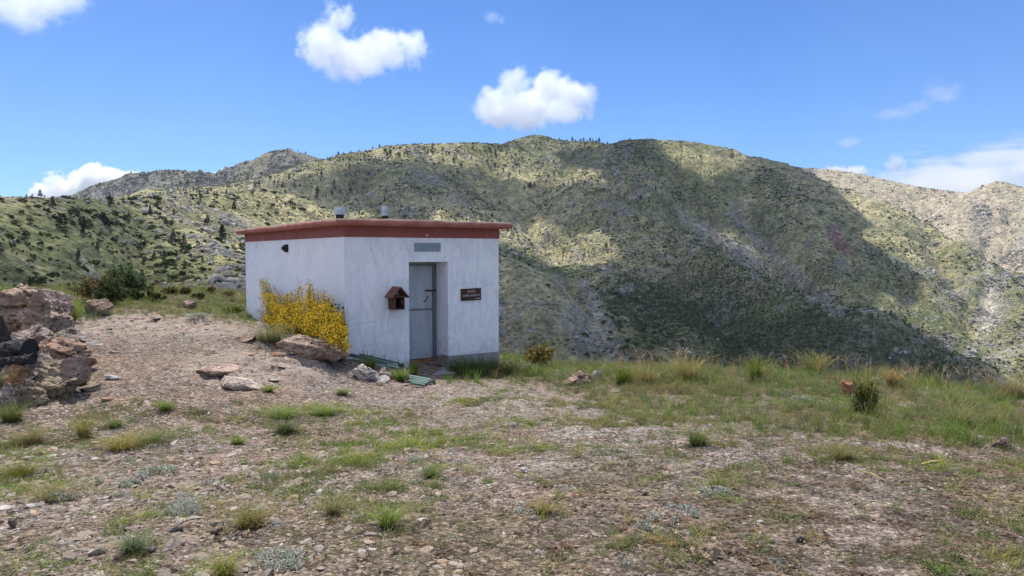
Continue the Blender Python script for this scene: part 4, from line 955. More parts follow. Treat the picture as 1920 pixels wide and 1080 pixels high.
# --- loose gravel
protos = []
for s in range(5):
    V, F = ICO[1]; V = V.copy(); g_ = np.random.default_rng(s + 40)
    for i in range(6):
        n = g_.normal(size=3); n /= np.linalg.norm(n); d = V @ n - g_.uniform(.4, .75); V = V - np.where(d > 0, d, 0)[:, None] * n
    V = V * np.array([1, g_.uniform(.6, .9), g_.uniform(.35, .6)]) * (1 + .12 * g_.normal(size=(len(V), 1)))
    protos.append((V, F, np.ones(len(V))))
nearw = sstep(13.5, 6, RF)
left = sstep(1150, 500, PXg) * sstep(770, 850, PYg)
clump = sstep(-.25, .35, fbm2(XF * 1.7, YF * 1.7, 3, 400))
dens = (110 + 620 * left * (.3 + .7 * clump) + 260 * clump * (1 - left) + 90 * RMg) * (1 - .85 * GMg) * (.25 + .75 * nearw) * (~behind)
x, y, z, ix = sample(dens, 1, 170000)
n = len(x); lf = left[ix]
size = np.clip(.0085 * (1 - rng.uniform(0, 1, n)) ** (-1 / 2.4), .008, .05) * (.75 + .75 * lf) * (1 + .7 * RMg[ix])
size = np.maximum(size, RF[ix] * .0009)
pal = np.array([(.34, .27, .22), (.30, .25, .215), (.38, .33, .28), (.28, .265, .25), (.38, .28, .20), (.25, .19, .155), (.52, .49, .46), (.34, .30, .27)])
cc = pal[rng.choice(8, n, p=[.26, .2, .14, .12, .08, .1, .04, .06])] * rng.uniform(.65, 1.05, (n, 1)) * (1.0, .965, .93)
V, F, C = merge_inst(protos, rng.integers(0, 5, n), np.stack([x, y, z - size * .05], -1), rotrand(n, .3), np.stack([size, size, size], -1), cc)
M = NT('gravel_stone', .92, .15); g = M.gpos(); c = M.mix(1.0, M.attr('Col'), M.ramp(M.noise(g, 70, 4, .7), [(.3, (.7, .7, .7)), (.6, (1.1, 1.1, 1.1))]), 'MULTIPLY'); M.base(c); M.bump(M.noise(g, 120, 3, .6), .5, .004); gravel_mat = M.m
tag(link('gravel', np_mesh('gravel', V, F, gravel_mat, False, C)), 'loose pinkish gravel and chips on the plateau', 'gravel', kind='stuff')
print('gravel', n)

# --- broken flat slabs of the bare bedrock left of the hut
slabs = []
for i in range(5):
    g_ = np.random.default_rng(90 + i); V, F = rock_arrays(900 + i, (1.0, g_.uniform(.5, .9), .30), 3, 11, .08, .10, (.45, .8)); slabs.append((V, F, np.ones(len(V))))
dS = RMg * (~behind) * (PXg > 120) * (PYg < 760) * 5.0 * sstep(-.25, .15, fbm2(XF * .7, YF * .7, 2, 410)) + .45 * (PXg < 800) * (PYg < 760) * (~behind) * (1 - GMg)
x, y, z, ix = sample(dS, 3, 900); n = len(x); s_ = np.clip(rng.lognormal(-1.55, .55, n), .09, .75)
cc = np.array([(.42, .31, .24), (.38, .30, .255), (.45, .38, .32), (.44, .42, .39), (.40, .26, .19)])[rng.integers(0, 5, n)] * rng.uniform(.8, 1.15, (n, 1))
V, F, C = merge_inst(slabs, rng.integers(0, 5, n), np.stack([x, y, z + .02 * s_], -1), rotrand(n, .16), np.stack([s_, s_, s_ * rng.uniform(.5, 1.0, n)], -1), cc)
tag(link('rubble', np_mesh('rubble', V, F, rock_mat, False, C)), 'flat broken slabs of bedrock left of the hut', 'rubble', kind='stuff'); print('slabs', n)

# --- grass
def blade_strip(h, lean, w, az, base=(0, 0), seg=3, droop=.5, head=0):
    """one curved blade; returns V,F"""
    V = []; F = []
    dx, dy = math.cos(az), math.sin(az); sx, sy = -dy, dx
    for i in range(seg + 1):
        t = i / seg; ww = w * (1 - t) ** .7 if i < seg else 0
        if head and i >= seg - 1: ww = w * head * (1 if i == seg - 1 else .25)
        out = lean * h * (t + droop * t * t); zz = h * (t - droop * .45 * t ** 3)
        cx, cy_2 = base[0] + dx * out, base[1] + dy * out
        V.append((cx + sx * ww / 2, cy_2 + sy * ww / 2, zz)); V.append((cx - sx * ww / 2, cy_2 - sy * ww / 2, zz))
        if i: b = 2 * i - 2; F.append((b, b + 1, b + 3)); F.append((b, b + 3, b + 2))
    return V, F
def tuft(seed, n, h, w, lean=(.1, .8), rad=.04, seg=3, droop=.5, cvar=.18, tipc=(1.05, 1.0, .8), head=0, dry=.1):
    g_ = random.Random(seed); VV, FF, CC = [], [], []
    for i in range(n):
        az = g_.uniform(0, 6.283); rr = rad * math.sqrt(g_.random()); ba = g_.uniform(0, 6.283)
        ln = g_.uniform(*lean); hh = h * (.25 + .75 * g_.random() ** 1.4) if g_.random() < .8 else h * g_.uniform(.9, 1.15)
        V, F = blade_strip(hh, ln, w * g_.uniform(.7, 1.3), az, (rr * math.cos(ba), rr * math.sin(ba)), seg, droop, head)
        b = len(VV); VV += V; FF += [tuple(q + b for q in f) for f in F]
        k_ = 1 + g_.uniform(-cvar, cvar); isdry = g_.random() < dry; q = (1.9, 1.35, 1.1) if isdry else (1, 1, 1)
        for j in range(len(V)):
            t = (j // 2) / seg; CC.append([k_ * q[c_] * (1 + (tipc[c_] - 1) * t) for c_ in range(3)])
    return np.array(VV), np.array(FF), np.array(CC)
def leafmat(seed, n, rad, size, flat=.35, up=.03):
    g_ = np.random.default_rng(seed); VV, FF, CC = [], [], []
    for i in range(n):
        rr = rad * math.sqrt(g_.random()); a = g_.uniform(0, 6.283); c = np.array([rr * math.cos(a), rr * math.sin(a), up * g_.uniform(.1, 1) * (1 - .5 * (rr / rad) ** 2)])
        t1 = g_.normal(size=3); t1[2] *= flat; t1 /= np.linalg.norm(t1); t2 = np.cross(t1, g_.normal(size=3) * (.5, .5, .5) + (0, 0, 1)); t2 /= np.linalg.norm(t2)
        s_ = size * g_.uniform(.6, 1.3); b = len(VV); VV += [c - t1 * s_, c + t2 * s_ * .4, c + t1 * s_, c - t2 * s_ * .4]; FF += [(b, b + 1, b + 2), (b, b + 2, b + 3)]
        k_ = g_.uniform(.75, 1.25); CC += [[k_] * 3] * 4
    return np.array(VV), np.array(FF), np.array(CC)
M = NT('grass_blade', .7, .2)
tl = M.n('BsdfTranslucent', i_Color=M.attr('Col')); M.base(M.attr('Col')); ad = M.n('MixShader', i_Fac=.38)
M.t.links.new(M.b.outputs[0], ad.inputs[1]); M.t.links.new(tl.outputs[0], ad.inputs[2]); M.t.links.new(ad.outputs[0], M.out.inputs['Surface']); grass_mat = M.m
G_mid, G_olive, G_straw, G_fresh, G_blue, G_silver = (.12, .165, .055), (.17, .18, .075), (.33, .30, .17), (.15, .22, .05), (.13, .17, .10), (.33, .37, .33)
TP = [tuft(1, 34, .10, .0045, (.2, 1.1), .045, cvar=.25), tuft(2, 30, .15, .0045, (.1, .8), .05, cvar=.25), tuft(3, 26, .27, .005, (.1, .7), .06, cvar=.25, dry=.25),
      tuft(4, 24, .40, .005, (.05, .55), .06, droop=.8, cvar=.25, dry=.4, tipc=(1.5, 1.25, 1.2)), tuft(5, 7, .62, .0028, (.02, .35), .05, seg=4, droop=.6, head=2.6, dry=1.0, tipc=(1.2, 1.1, 1.1)),
      leafmat(6, 70, .09, .012), leafmat(7, 90, .09, .014, .9, .06), tuft(8, 26, .12, .0045, (.3, 1.4), .07, cvar=.3, dry=.9)]
def scatter_grass(name, dens, types, probs, colors, seed, smin=.7, smax=1.4, label=None, cat=None, maxn=60000, cnoise=.2, minw=0.0):
    x, y, z, ix = sample(dens, seed, maxn); n = len(x); g_ = np.random.default_rng(seed + 5)
    t = g_.choice(len(types), n, p=probs); s = g_.uniform(smin, smax, n) * (1 + .35 * fbm2(x * .7, y * .7, 2, 500))
    cidx = np.clip(((fbm2(x * .9, y * .9, 3, 510 + seed) * 1.4 + .5 + g_.normal(0, .22, n)) * len(colors)).astype(int), 0, len(colors) - 1)
    c = np.array(colors)[cidx] * g_.uniform(1 - cnoise, 1 + cnoise, (n, 1))
    V, F, C = merge_inst([TP[k] for k in types], t, np.stack([x, y, z - .01], -1), rotrand(n, .12), np.stack([s, s, s], -1), c)
    tag(link(name, np_mesh(name, V, F, grass_mat, False, C)), label, cat, kind='stuff'); print(name, n, len(F))
nowall = np.ones(len(XF))
band = GMg * (~behind | (RF < edge_r(AF) + 2.5))
rightside = (PXg > 830)
patch = np.clip(sstep(.08, .36, fbm2(XF * 1.3, YF * 1.3, 4, 520, .6)) + sum(.8 * blob(PXg, PYg, a_, b_ - 6, c_, d_) * sstep(-.25, .1, fbm2(XF * 4, YF * 4, 2, 521)) for a_, b_, c_, d_ in ((808, 896, 50, 16), (726, 988, 60, 22), (625, 964, 55, 20), (470, 990, 90, 26), (225, 843, 110, 18), (60, 832, 90, 18), (40, 892, 120, 22), (534, 812, 70, 16), (590, 778, 130, 12), (280, 830, 120, 14), (250, 1036, 80, 22), (100, 940, 90, 22), (1308, 836, 80, 20), (1582, 862, 90, 16), (680, 850, 110, 18), (690, 800, 110, 14), (520, 910, 90, 18), (840, 740, 60, 12), (1150, 850, 120, 20), (1350, 910, 80, 22))), 0, 1.2)
scatter_grass('grass', band * (RF < 40) * np.where(rightside, 85, 70), [0, 1, 2, 3], [.44, .44, .11, .01], [G_fresh, G_mid, G_olive, G_mid, G_blue, G_fresh, (.20, .19, .085)], 11, .6, 1.25, 'thick green and straw coloured grass along the plateau edge', 'grass')
crestm = band * rightside * sstep(2.6, .6, edge_r(AF) - RF) * sstep(960, 1080, PXg)
scatter_grass('tall_grass', crestm * 2.6 * sstep(-.05, .3, fbm2(XF * .9, YF * .9, 2, 801)), [3, 2], [.5, .5], [G_straw, G_olive, G_mid, (.24, .22, .11)], 13, .6, 1.15, 'tall straw coloured grass on the crest against the dark slope', 'tall grass')
scatter_grass('seed_grass', crestm * (PXg > 1150) * 3.2, [4], [1.0], [(.30, .26, .20), (.36, .32, .25), (.24, .21, .15)], 14, .5, 1.0, 'thin seed heads of dry grass on the crest', 'seed grass')
low = (1 - GMg) * (PYg > 745) * (~behind) * (1 - .8 * sstep(700, 100, PXg) * sstep(800, 740, PYg))
scatter_grass('sparse_grass', low * (14 + 210 * patch), [0, 5, 7], [.50, .38, .12], [G_mid, G_olive, (.12, .14, .06), G_fresh, G_fresh], 15, .4, 1.05, 'sparse short grass and weeds in the gravel', 'grass')
near_b = sstep(90, 0, PYg - pline(PXg, [(-2000, 600), (120, 600), (250, 574), (480, 598), (835, 703), (930, 708), (1050, 722), (1200, 752), (1400, 795), (1700, 812), (1920, 838)]))
scatter_grass('edge_grass', (1 - GMg) * near_b * (PXg > 900) * (9 + 60 * patch), [0, 1, 5], [.5, .2, .3], [G_fresh, G_mid, G_olive, (.22, .2, .1)], 16, .4, .95, 'low grass thinning out into the gravel', 'grass')
scatter_grass('weeds', (1 - GMg) * (PYg < 745) * (~behind) * (PXg < 800) * (.9 + 6 * patch), [0, 5, 6], [.5, .3, .2], [G_mid, G_olive, G_blue, (.2, .18, .09)], 17, .4, .9, 'small weeds between the bare rocks left of the hut', 'weeds')
silverm = sstep(.18, .5, fbm2(XF * .65, YF * .65, 3, 530)) * (1 - .6 * GMg) * (PYg > 770) * (~behind) * (PXg < 1500)
scatter_grass('silver_ground_cover', silverm * 4.0, [6], [1.0], [(.27, .30, .27), (.33, .36, .33), (.22, .26, .21)], 18, .4, .9, 'silvery woolly ground cover in the gravel', 'ground cover')
# dry litter: short brown stalks and bits lying flat
litter = leafmat(9, 14, .06, .016, .15, .008)
g_ = np.random.default_rng(77)
def strip(seed):
    V, F = blade_strip(.08, .0, .004, 0, seg=2, droop=0); V = np.array(V); V = V[:, [2, 1, 0]] - (.04, 0, 0); V[:, 2] = np.abs(V[:, 2]) + .003
    return V, np.array(F), np.ones((len(V), 3))
dl = (~behind) * (1 - .9 * GMg) * (8 + 150 * sstep(700, 1500, PXg) * sstep(740, 860, PYg) * (.3 + .7 * sstep(-.2, .3, fbm2(XF * 2, YF * 2, 3, 540))) + 35 * (PYg > 800))
x, y, z, ix = sample(dl, 21, 42000); n = len(x); s = rng.uniform(.4, 1.2, n)
cl = np.array([(.14, .09, .055), (.22, .15, .09), (.09, .065, .045), (.30, .24, .15), (.19, .10, .06)])[rng.integers(0, 5, n)]
V, F, C = merge_inst([litter, strip(0)], (rng.uniform(0, 1, n) < .45).astype(int), np.stack([x, y, z + .004], -1), rotrand(n, .1), np.stack([s, s, s], -1), cl)
tag(link('dry_litter', np_mesh('dry_litter', V, F, grass_mat, False, C)), 'brown stalks and dry leaf litter on the gravel', 'litter', kind='stuff')
# ================================================================ SINGLE PLANTS OF THE PLATEAU
def plant(name, px_, py_, parts, label, cat, group=None, loc=None):
    q = loc or gp(px_, py_)
    if len(parts) == 1:
        (V, F, C) = parts[0][1]; o = link(name, np_mesh(name, V, F, grass_mat, False, C), None, q); return tag(o, label, cat, group)
    e_ = empty(name, q, label, cat, 0, group)
    for nm, (V, F, C) in parts: link(nm, np_mesh(nm, V, F, grass_mat, False, C), e_)
    return e_
def colr(a, c): return a[0], a[1], a[2] * np.array(c)
def cat_(*arr):
    V, F, C = [], [], []; b = 0
    for v, f, c in arr: V.append(v); F.append(f + b); C.append(c); b += len(v)
    return np.concatenate(V), np.concatenate(F), np.concatenate(C)
# (px, foot py, width px, height px, colour, blades, label)
TU = [(808, 896, 56, 24, G_mid, 'dark green grass tuft in the centre of the gravel'),
 (726, 988, 68, 36, G_fresh, 'full yellow green grass tuft low in the centre of the gravel'),
 (625, 964, 58, 28, G_olive, 'pale thin grass tuft left of the full yellow green tuft'),
 (735, 922, 42, 18, G_mid, 'small grass tuft above the full yellow green tuft'),
 (470, 990, 92, 44, (.19, .19, .075), 'wide straw tinged grass tuft in the lower left gravel'),
 (1022, 964, 46, 24, (.21, .21, .09), 'pale tuft with dry stalks right of the centre'),
 (1308, 836, 66, 40, G_mid, 'spiky green grass tuft standing on bare soil below the meadow'),
 (1582, 862, 66, 28, G_olive, 'low olive tuft on bare soil below the meadow'),
 (311, 770, 34, 18, G_fresh, 'small bright green tuft on the bare pink gravel'),
 (158, 822, 34, 38, (.23, .24, .08), 'upright yellowish tuft in the left gravel'),
 (225, 843, 74, 24, (.25, .23, .07), 'flattened yellow green tuft left of the middle gravel'),
 (60, 832, 60, 26, G_olive, 'loose olive tuft at the far left'),
 (216, 802, 36, 16, G_mid, 'small dark tuft above the flattened yellow green tuft'),
 (534, 812, 54, 24, (.075, .115, .045), 'dark grass tuft with bluish leaves below the hut'),
 (445, 834, 40, 18, G_fresh, 'bright low tuft left of the dark bluish tuft'),
 (610, 778, 70, 18, G_fresh, 'low wide grass tuft below the bench'),
 (530, 782, 90, 20, G_fresh, 'long low strip of grass left of the wide tuft below the bench'),
 (250, 1036, 66, 34, (.11, .16, .09), 'soft blue green tuft in the bottom left gravel'),
 (420, 1082, 70, 36, (.20, .22, .06), 'yellow green tuft cut by the bottom edge'),
 (100, 940, 80, 30, (.20, .20, .09), 'straggly tuft with brown stalks in the left gravel'),
 (40, 892, 80, 26, (.16, .18, .045), 'mossy yellow green clump at the left edge'),
 (280, 830, 100, 20, G_mid, 'low spreading grass patch in the left gravel'),
 (504, 735, 34, 12, G_fresh, 'tiny bright tuft beside the wedge shaped slab'),
 (641, 740, 36, 12, G_mid, 'tiny tuft between the wedge shaped slab and the bench'),
 (70, 640, 40, 26, (.12, .16, .06), 'grass growing in the cleft of the rocky mound'),
 (88, 655, 44, 30, (.14, .17, .08), 'grass sprouting below the fissured outcrop'),
 (132, 604, 36, 40, G_fresh, 'tall green grass at the right foot of the mound'),
 (18, 738, 52, 46, (.17, .19, .06), 'spiky grass growing through the fireplace stones'),
 (22, 790, 56, 34, G_mid, 'green grass before the fireplace at the left edge'),
 (40, 662, 30, 18, G_fresh, 'small grass sprig between the mound and the charred log'),
 (125, 680, 26, 28, G_mid, 'grass sprig right of the flat bedrock step'),
 (100, 738, 60, 20, (.09, .13, .05), 'dark grass under the fireplace stones'),
 (155, 722, 26, 16, G_fresh, 'small tuft at the end of the fireplace wall'),
 (752, 716, 34, 26, G_fresh, 'bright green tuft in front of the tilted bench'),
 (693, 695, 34, 26, G_fresh, 'bright tuft between the pale slab and the bench'),
 (776, 704, 26, 28, G_fresh, 'grass tuft at the left corner of the door slab'),
 (540, 640, 0, 0, None, ''),
 (508, 642, 86, 34, (.14, .165, .08), 'grey green grass clump left of the boulder'),
 (618, 680, 44, 20, (.15, .19, .09), 'round green cushion plant right of the boulder'),
 (1170, 722, 50, 40, (.10, .155, .03), 'vivid green grass clump on the crest right of the lumpy rock'),
 (1290, 716, 80, 56, (.22, .215, .085), 'large golden grass clump arching on the crest'),
 (1418, 716, 44, 50, (.13, .18, .04), 'tall green grass clump with seed heads on the crest'),
 (1212, 722, 54, 36, (.22, .21, .085), 'yellowish grass clump left of the large golden one'),
 (1530, 700, 60, 40, (.17, .20, .07), 'leafy green clump on the crest left of the bush'),
 (1672, 728, 26, 38, (.26, .215, .10), 'orange brown upright grass clump right of the bush'),
 (1900, 746, 90, 44, (.19, .185, .09), 'brown green grass clump at the right edge'),
 (1800, 800, 80, 44, (.17, .20, .08), 'tall leaning grass clump near the right edge'),
 (1790, 762, 70, 30, (.12, .17, .06), 'green clump above the leaning grass clump')]
for i, (x_, y_, w_, h_, cl, lb) in enumerate(TU):
    if not w_: continue
    q = gp(x_, y_); k_ = math.hypot(q.x, q.y) / FPX; w, h = w_ * k_, h_ * k_
    nb_ = int(90 + 9000 * w * min(h, .3)); nb_ = min(nb_, 420)
    T = tuft(200 + i, int(nb_ * 1.3), h * 1.35, max(.0035, .0011 * q.y * .45), (.05, max(.6, .75 * w / max(h, .02) * .8)), w * .20, 4, .75, .32, (1.25, 1.15, .95), dry=.18)
    C = T[2] * np.array(cl); plant('grass_tuft', x_, y_, [('blades', (T[0], T[1], C))], lb, 'grass tuft', 'grass tufts standing out on the plateau')
# silver wormwood cushions
SV = [(522, 1058, 86, 34, 'largest silvery cushion plant near the bottom'), (352, 962, 62, 38, 'silvery cushion plant in the lower left gravel'), (120, 938, 44, 26, 'blue silvery cushion beside the straggly tuft'),
      (162, 914, 44, 20, 'pale silver patch left of the middle gravel'), (1230, 985, 74, 30, 'silvery trailing plant right of the centre bottom'), (1290, 968, 34, 18, 'small silver cushion at the right end of the trailing plant'),
      (1502, 752, 30, 12, 'silver rosette in the meadow'), (1640, 722, 18, 20, 'small blue grey cushion behind the green bush'), (530, 632, 0, 0, ''), (545, 640, 34, 16, 'grey cushion plant on top of the boulder'),
      (372, 596, 40, 10, 'silvery cushion at the edge of the rear grass'), (300, 890, 60, 18, 'flat silver patch in the left middle gravel'), (245, 912, 34, 16, 'small silver patch in the left gravel'), (1340, 925, 50, 16, 'green grey patch in the right middle gravel')]
for i, (x_, y_, w_, h_, lb) in enumerate(SV):
    if not w_: continue
    q = gp(x_, y_); k_ = math.hypot(q.x, q.y) / FPX; w, h = w_ * k_, h_ * k_
    A = leafmat(300 + i, int(1100), w * .58, .007 + .0011 * q.y, 1.4, h * .7)
    keep = vnoise(A[0][::4, 0] * 14 + i, A[0][::4, 1] * 14, 0) > -.05
    f = A[1].reshape(-1, 2, 3)[keep].reshape(-1, 3)
    plant('silver_cushion_plant', x_, y_, [('leaves', (A[0], f, A[2] * np.array((.36, .375, .30))))], lb, 'cushion plant', 'silvery cushion plants')

# ---------------------------------------------------------------- shrubs
def shrub_arrays(seed, w, d, h, stems, leafs, leaf, lcol, scol=(.10, .075, .05), lumps=5, top=1.0):
    """stems fan out from the foot, leaf-sized faces in clumps along them"""
    g_ = np.random.default_rng(seed); SVt, SF, SC = [], [], []; LV, LF, LC = [], [], []
    tips = []
    for s in range(stems):
        a = g_.uniform(0, 6.283); rr = math.sqrt(g_.random()); tip = np.array([rr * math.cos(a) * w / 2, rr * math.sin(a) * d / 2, h * math.sqrt(max(.05, 1 - rr * rr * .75)) * g_.uniform(.55, 1.0) * top])
        foot = tip * (.18, .18, 0); mid = (foot + tip) / 2 + g_.normal(size=3) * h * .05; mid[2] *= 1.1
        pts = [foot * (1 - t) ** 2 + 2 * mid * t * (1 - t) + tip * t * t for t in np.linspace(0, 1, 6)]
        tips.append(pts)
        for k_ in range(5):
            p0_, p1_ = pts[k_], pts[k_ + 1]; r0 = .009 * (1 - k_ / 6) * (h / .8); sd = np.cross(p1_ - p0_, g_.normal(size=3)); sd /= np.linalg.norm(sd) + 1e-9; b = len(SVt)
            sd2 = np.cross(p1_ - p0_, sd); sd2 /= np.linalg.norm(sd2) + 1e-9
            for pp, r_ in ((p0_, r0), (p1_, r0 * .85)):
                for an in (0, 2.094, 4.189): SVt.append(pp + (sd * math.cos(an) + sd2 * math.sin(an)) * r_)
            for j in range(3): SF += [(b + j, b + (j + 1) % 3, b + 3 + (j + 1) % 3), (b + j, b + 3 + (j + 1) % 3, b + 3 + j)]
            SC += [[1, 1, 1]] * 6
    for i in range(leafs):
        pts = tips[g_.integers(stems)]; t = g_.uniform(.35, 1.0) ** .8 * 4.999; k_ = int(t); c = pts[k_] + (pts[k_ + 1] - pts[k_]) * (t - k_) + g_.normal(size=3) * .035 * (h / .8)
        c[2] = max(c[2], .02)
        t1 = g_.normal(size=3); t1 /= np.linalg.norm(t1); t2 = np.cross(t1, g_.normal(size=3)); t2 /= np.linalg.norm(t2); s_ = leaf * g_.uniform(.6, 1.3); b = len(LV)
        LV += [c - t1 * s_, c + t2 * s_ * .55, c + t1 * s_, c - t2 * s_ * .55]; LF += [(b, b + 1, b + 2), (b, b + 2, b + 3)]
        col = np.array(lcol[g_.integers(len(lcol))]) * g_.uniform(.7, 1.25); LC += [col] * 4
    return (np.array(SVt), np.array(SF), np.array(SC) * np.array(scol)), (np.array(LV), np.array(LF), np.array(LC))
DG = [(.055, .075, .025), (.075, .10, .03), (.04, .055, .02), (.10, .115, .035)]
BR = [(.16, .10, .035), (.11, .085, .03), (.20, .13, .04), (.06, .07, .025)]
SH = [(186, 566, 80, 46, BR + [(.17, .17, .06)], 'largest shrub behind the grass, brown green crown'), (236, 556, 64, 54, [(.10, .14, .05), (.13, .17, .07), (.07, .10, .04)], 'pale green upright shrub right of the largest shrub'),
 (208, 572, 46, 46, DG, 'dark round shrub in front of the largest shrub'), (252, 562, 34, 18, DG + [(.14, .14, .05)], 'low olive shrub in the rear grass'), (290, 566, 36, 18, DG, 'low dark shrub in the rear grass'),
 (348, 552, 18, 12, BR, 'small brown shrub on the rear crest'), (396, 550, 14, 12, BR, 'small dark brown shrub on the rear crest near the hut'), (318, 552, 26, 12, BR, 'small brownish shrub below the crest rocks'),
 (276, 548, 22, 12, DG, 'small dark shrub left of the crest rocks'), (430, 556, 22, 9, BR, 'flat brown shrub on the crest beside the hut'), (372, 560, 20, 10, DG, 'tiny dark shrub in the middle of the rear grass'),
 (1012, 688, 62, 46, [(.26, .20, .05), (.17, .16, .05), (.32, .23, .05), (.11, .12, .04)], 'yellowish brown bush on the slope right of the hut'), (436, 590, 40, 14, [(.16, .22, .04)], 'bright green low plant left of the hut')]
for i, (x_, y_, w_, h_, lc, lb) in enumerate(SH):
    q = gp(x_, y_); k_ = math.hypot(q.x, q.y) / FPX; w, h = w_ * k_, h_ * k_
    S_, L_ = shrub_arrays(400 + i, w * 1.1, w, h * 1.1, int(22 + w * 16), int(min(5200, 700 + 2400 * w * h)), .020 + .0014 * q.y * .6, lc)
    plant('shrub', x_, y_, [('stems', S_), ('foliage', L_)], lb, 'shrub', 'shrubs around the plateau edge')
# small bush on the right: bristly, grass-like green with a dark dead base
q = gp(1622, 776); k_ = math.hypot(q.x, q.y) / FPX
T1 = colr(tuft(501, 190, 84 * k_, .010, (.0, .55), .10, 4, .35, .45, (1.3, 1.2, .9), dry=.25), (.15, .17, .055)); T2 = colr(tuft(502, 200, 34 * k_, .010, (.3, 1.1), .12, 3, .4, .3, dry=.05), (.055, .04, .025))
T1[0][:, 2] += .10
S_, L_ = shrub_arrays(505, 46 * k_, 40 * k_, 66 * k_, 26, 900, .024, [(.14, .17, .05), (.18, .20, .07), (.08, .10, .03)], (.30, .25, .18))
plant('bristly_bush', 1622, 776, [('blades', T1), ('dead_base', T2), ('stems', S_), ('foliage', L_)], 'small bristly green bush with brown dead base standing in the meadow', 'bush')

# ---------------------------------------------------------------- yellow broom against the left wall
wc = P0 + UB * 1.75 + UA * (-.42)
def wp(px_, py_, off):   # point seen at an image position, lying 'off' metres in front of the left wall
    u = ray(px_, py_); ux = u[0] / u[1]; bx_, by_ = P0.x - off * UA.x, P0.y - off * UA.y
    t = (ux * by_ - bx_) / (UB.x - ux * UB.y); Yv = by_ + t * UB.y; return at(px_, py_, Yv)
out = [(487, 513), (500, 530), (520, 540), (536, 545), (552, 540), (566, 534), (579, 519), (586, 545), (605, 548), (620, 562), (628, 585), (640, 600), (648, 622), (648, 655), (630, 650), (610, 632), (590, 620), (560, 625), (530, 622), (505, 618), (484, 604), (488, 580), (502, 570), (496, 550)]
bx_t, by_t = zip(*out)
def tops(x): return float(np.interp(x, [482, 487, 492, 500, 508, 520, 536, 552, 566, 576, 580, 586, 605, 620, 630, 640, 650], [545, 513, 518, 528, 540, 546, 545, 541, 534, 522, 519, 536, 541, 552, 570, 586, 606]))
def bots(x): return float(np.interp(x, [482, 500, 530, 580, 600, 615, 630, 650], [600, 614, 624, 624, 634, 642, 650, 655]))
gb = np.random.default_rng(9); SVt, SF, SC, FV, FF, FC, LV, LF, LC = [], [], [], [], [], [], [], [], []
basepts = [wp(560, 640, .45), wp(585, 642, .4), wp(540, 632, .5), wp(618, 655, .35), wp(635, 660, .3)]
org = wp(565, 640, .45)
for s in range(900):
    x_ = gb.uniform(486, 650) + gb.normal(0, 3) if s > 26 else gb.choice([gb.normal(489, 2), gb.normal(579, 3), gb.normal(500, 5)]); t_, b_ = tops(x_) + gb.normal(0, 5), bots(x_)
    fr = gb.random() ** .9 if s > 26 else gb.uniform(.0, .4); y_ = t_ + (b_ - t_) * fr; depth_f = 1 - abs((x_ - 565) / 95) ** 2 * .5
    bulge = math.sin(math.pi * min(1, max(.08, 1 - fr * .6))) * .5 + .25
    tip = wp(x_, y_, .10 + gb.uniform(.0, 1.35) * bulge * depth_f)
    bp = basepts[int(np.argmin([abs(x_ - v) for v in (560, 585, 535, 615, 640)]))] if x_ > 520 else basepts[2]
    bp = bp + Vector(gb.normal(0, .05, 3)); bp.z -= .1
    mid = bp.lerp(tip, .55) + Vector((0, 0, .10)) + Vector(gb.normal(0, .04, 3))
    pts = [np.array(bp * (1 - t) ** 2 + mid * 2 * t * (1 - t) + tip * t * t) - np.array(org) for t in np.linspace(0, 1, 7)]
    for k_ in range(6):
        p0_, p1_ = pts[k_], pts[k_ + 1]; r0 = .006 * (1 - k_ / 7.5); sd = np.cross(p1_ - p0_, gb.normal(size=3)); sd /= np.linalg.norm(sd) + 1e-9; sd2 = np.cross(p1_ - p0_, sd); sd2 /= np.linalg.norm(sd2) + 1e-9; b = len(SVt)
        for pp, r_ in ((p0_, r0), (p1_, r0 * .85)):
            for an in (0, 2.094, 4.189): SVt.append(pp + (sd * math.cos(an) + sd2 * math.sin(an)) * r_)
        for j in range(3): SF += [(b + j, b + (j + 1) % 3, b + 3 + (j + 1) % 3), (b + j, b + 3 + (j + 1) % 3, b + 3 + j)]
        SC += [(.07, .085, .03)] * 6
    nf = int(gb.uniform(14, 34))
    for f in range(nf):   # blossoms along the outer part of the twig
        t = gb.uniform(.60, 1.0) * 5.999; k_ = int(t); c = pts[k_] + (pts[k_ + 1] - pts[k_]) * (t - k_) + gb.normal(size=3) * .032
        if vnoise(np.array([c[0] * 7]), np.array([c[1] * 7]), c[2] * 7)[0] < -.28: continue
        for petal in range(2):
            t1 = gb.normal(size=3); t1 /= np.linalg.norm(t1); t2 = np.cross(t1, gb.normal(size=3)); t2 /= np.linalg.norm(t2); s_ = .0135 * gb.uniform(.7, 1.25); b = len(FV)
            FV += [c - t1 * s_, c + t2 * s_ * .75, c + t1 * s_, c - t2 * s_ * .75]; FF += [(b, b + 1, b + 2), (b, b + 2, b + 3)]
            FC += [np.array([(.84, .58, .02), (.80, .47, .012), (.86, .68, .07)][gb.integers(3)]) * gb.uniform(.5, 1.1)] * 4
    for f in range(int(gb.uniform(14, 30))):
        t = gb.uniform(.2, 1.0) * 5.999; k_ = int(t); c = pts[k_] + (pts[k_ + 1] - pts[k_]) * (t - k_) + gb.normal(size=3) * .03
        t1 = gb.normal(size=3); t1 /= np.linalg.norm(t1); t2 = np.cross(t1, gb.normal(size=3)); t2 /= np.linalg.norm(t2); s_ = .018 * gb.uniform(.6, 1.2); b = len(LV)
        LV += [c - t1 * s_, c + t2 * s_ * .3, c + t1 * s_, c - t2 * s_ * .3]; LF += [(b, b + 1, b + 2), (b, b + 2, b + 3)]; LC += [np.array((.12, .165, .045)) * gb.uniform(.6, 1.3)] * 4
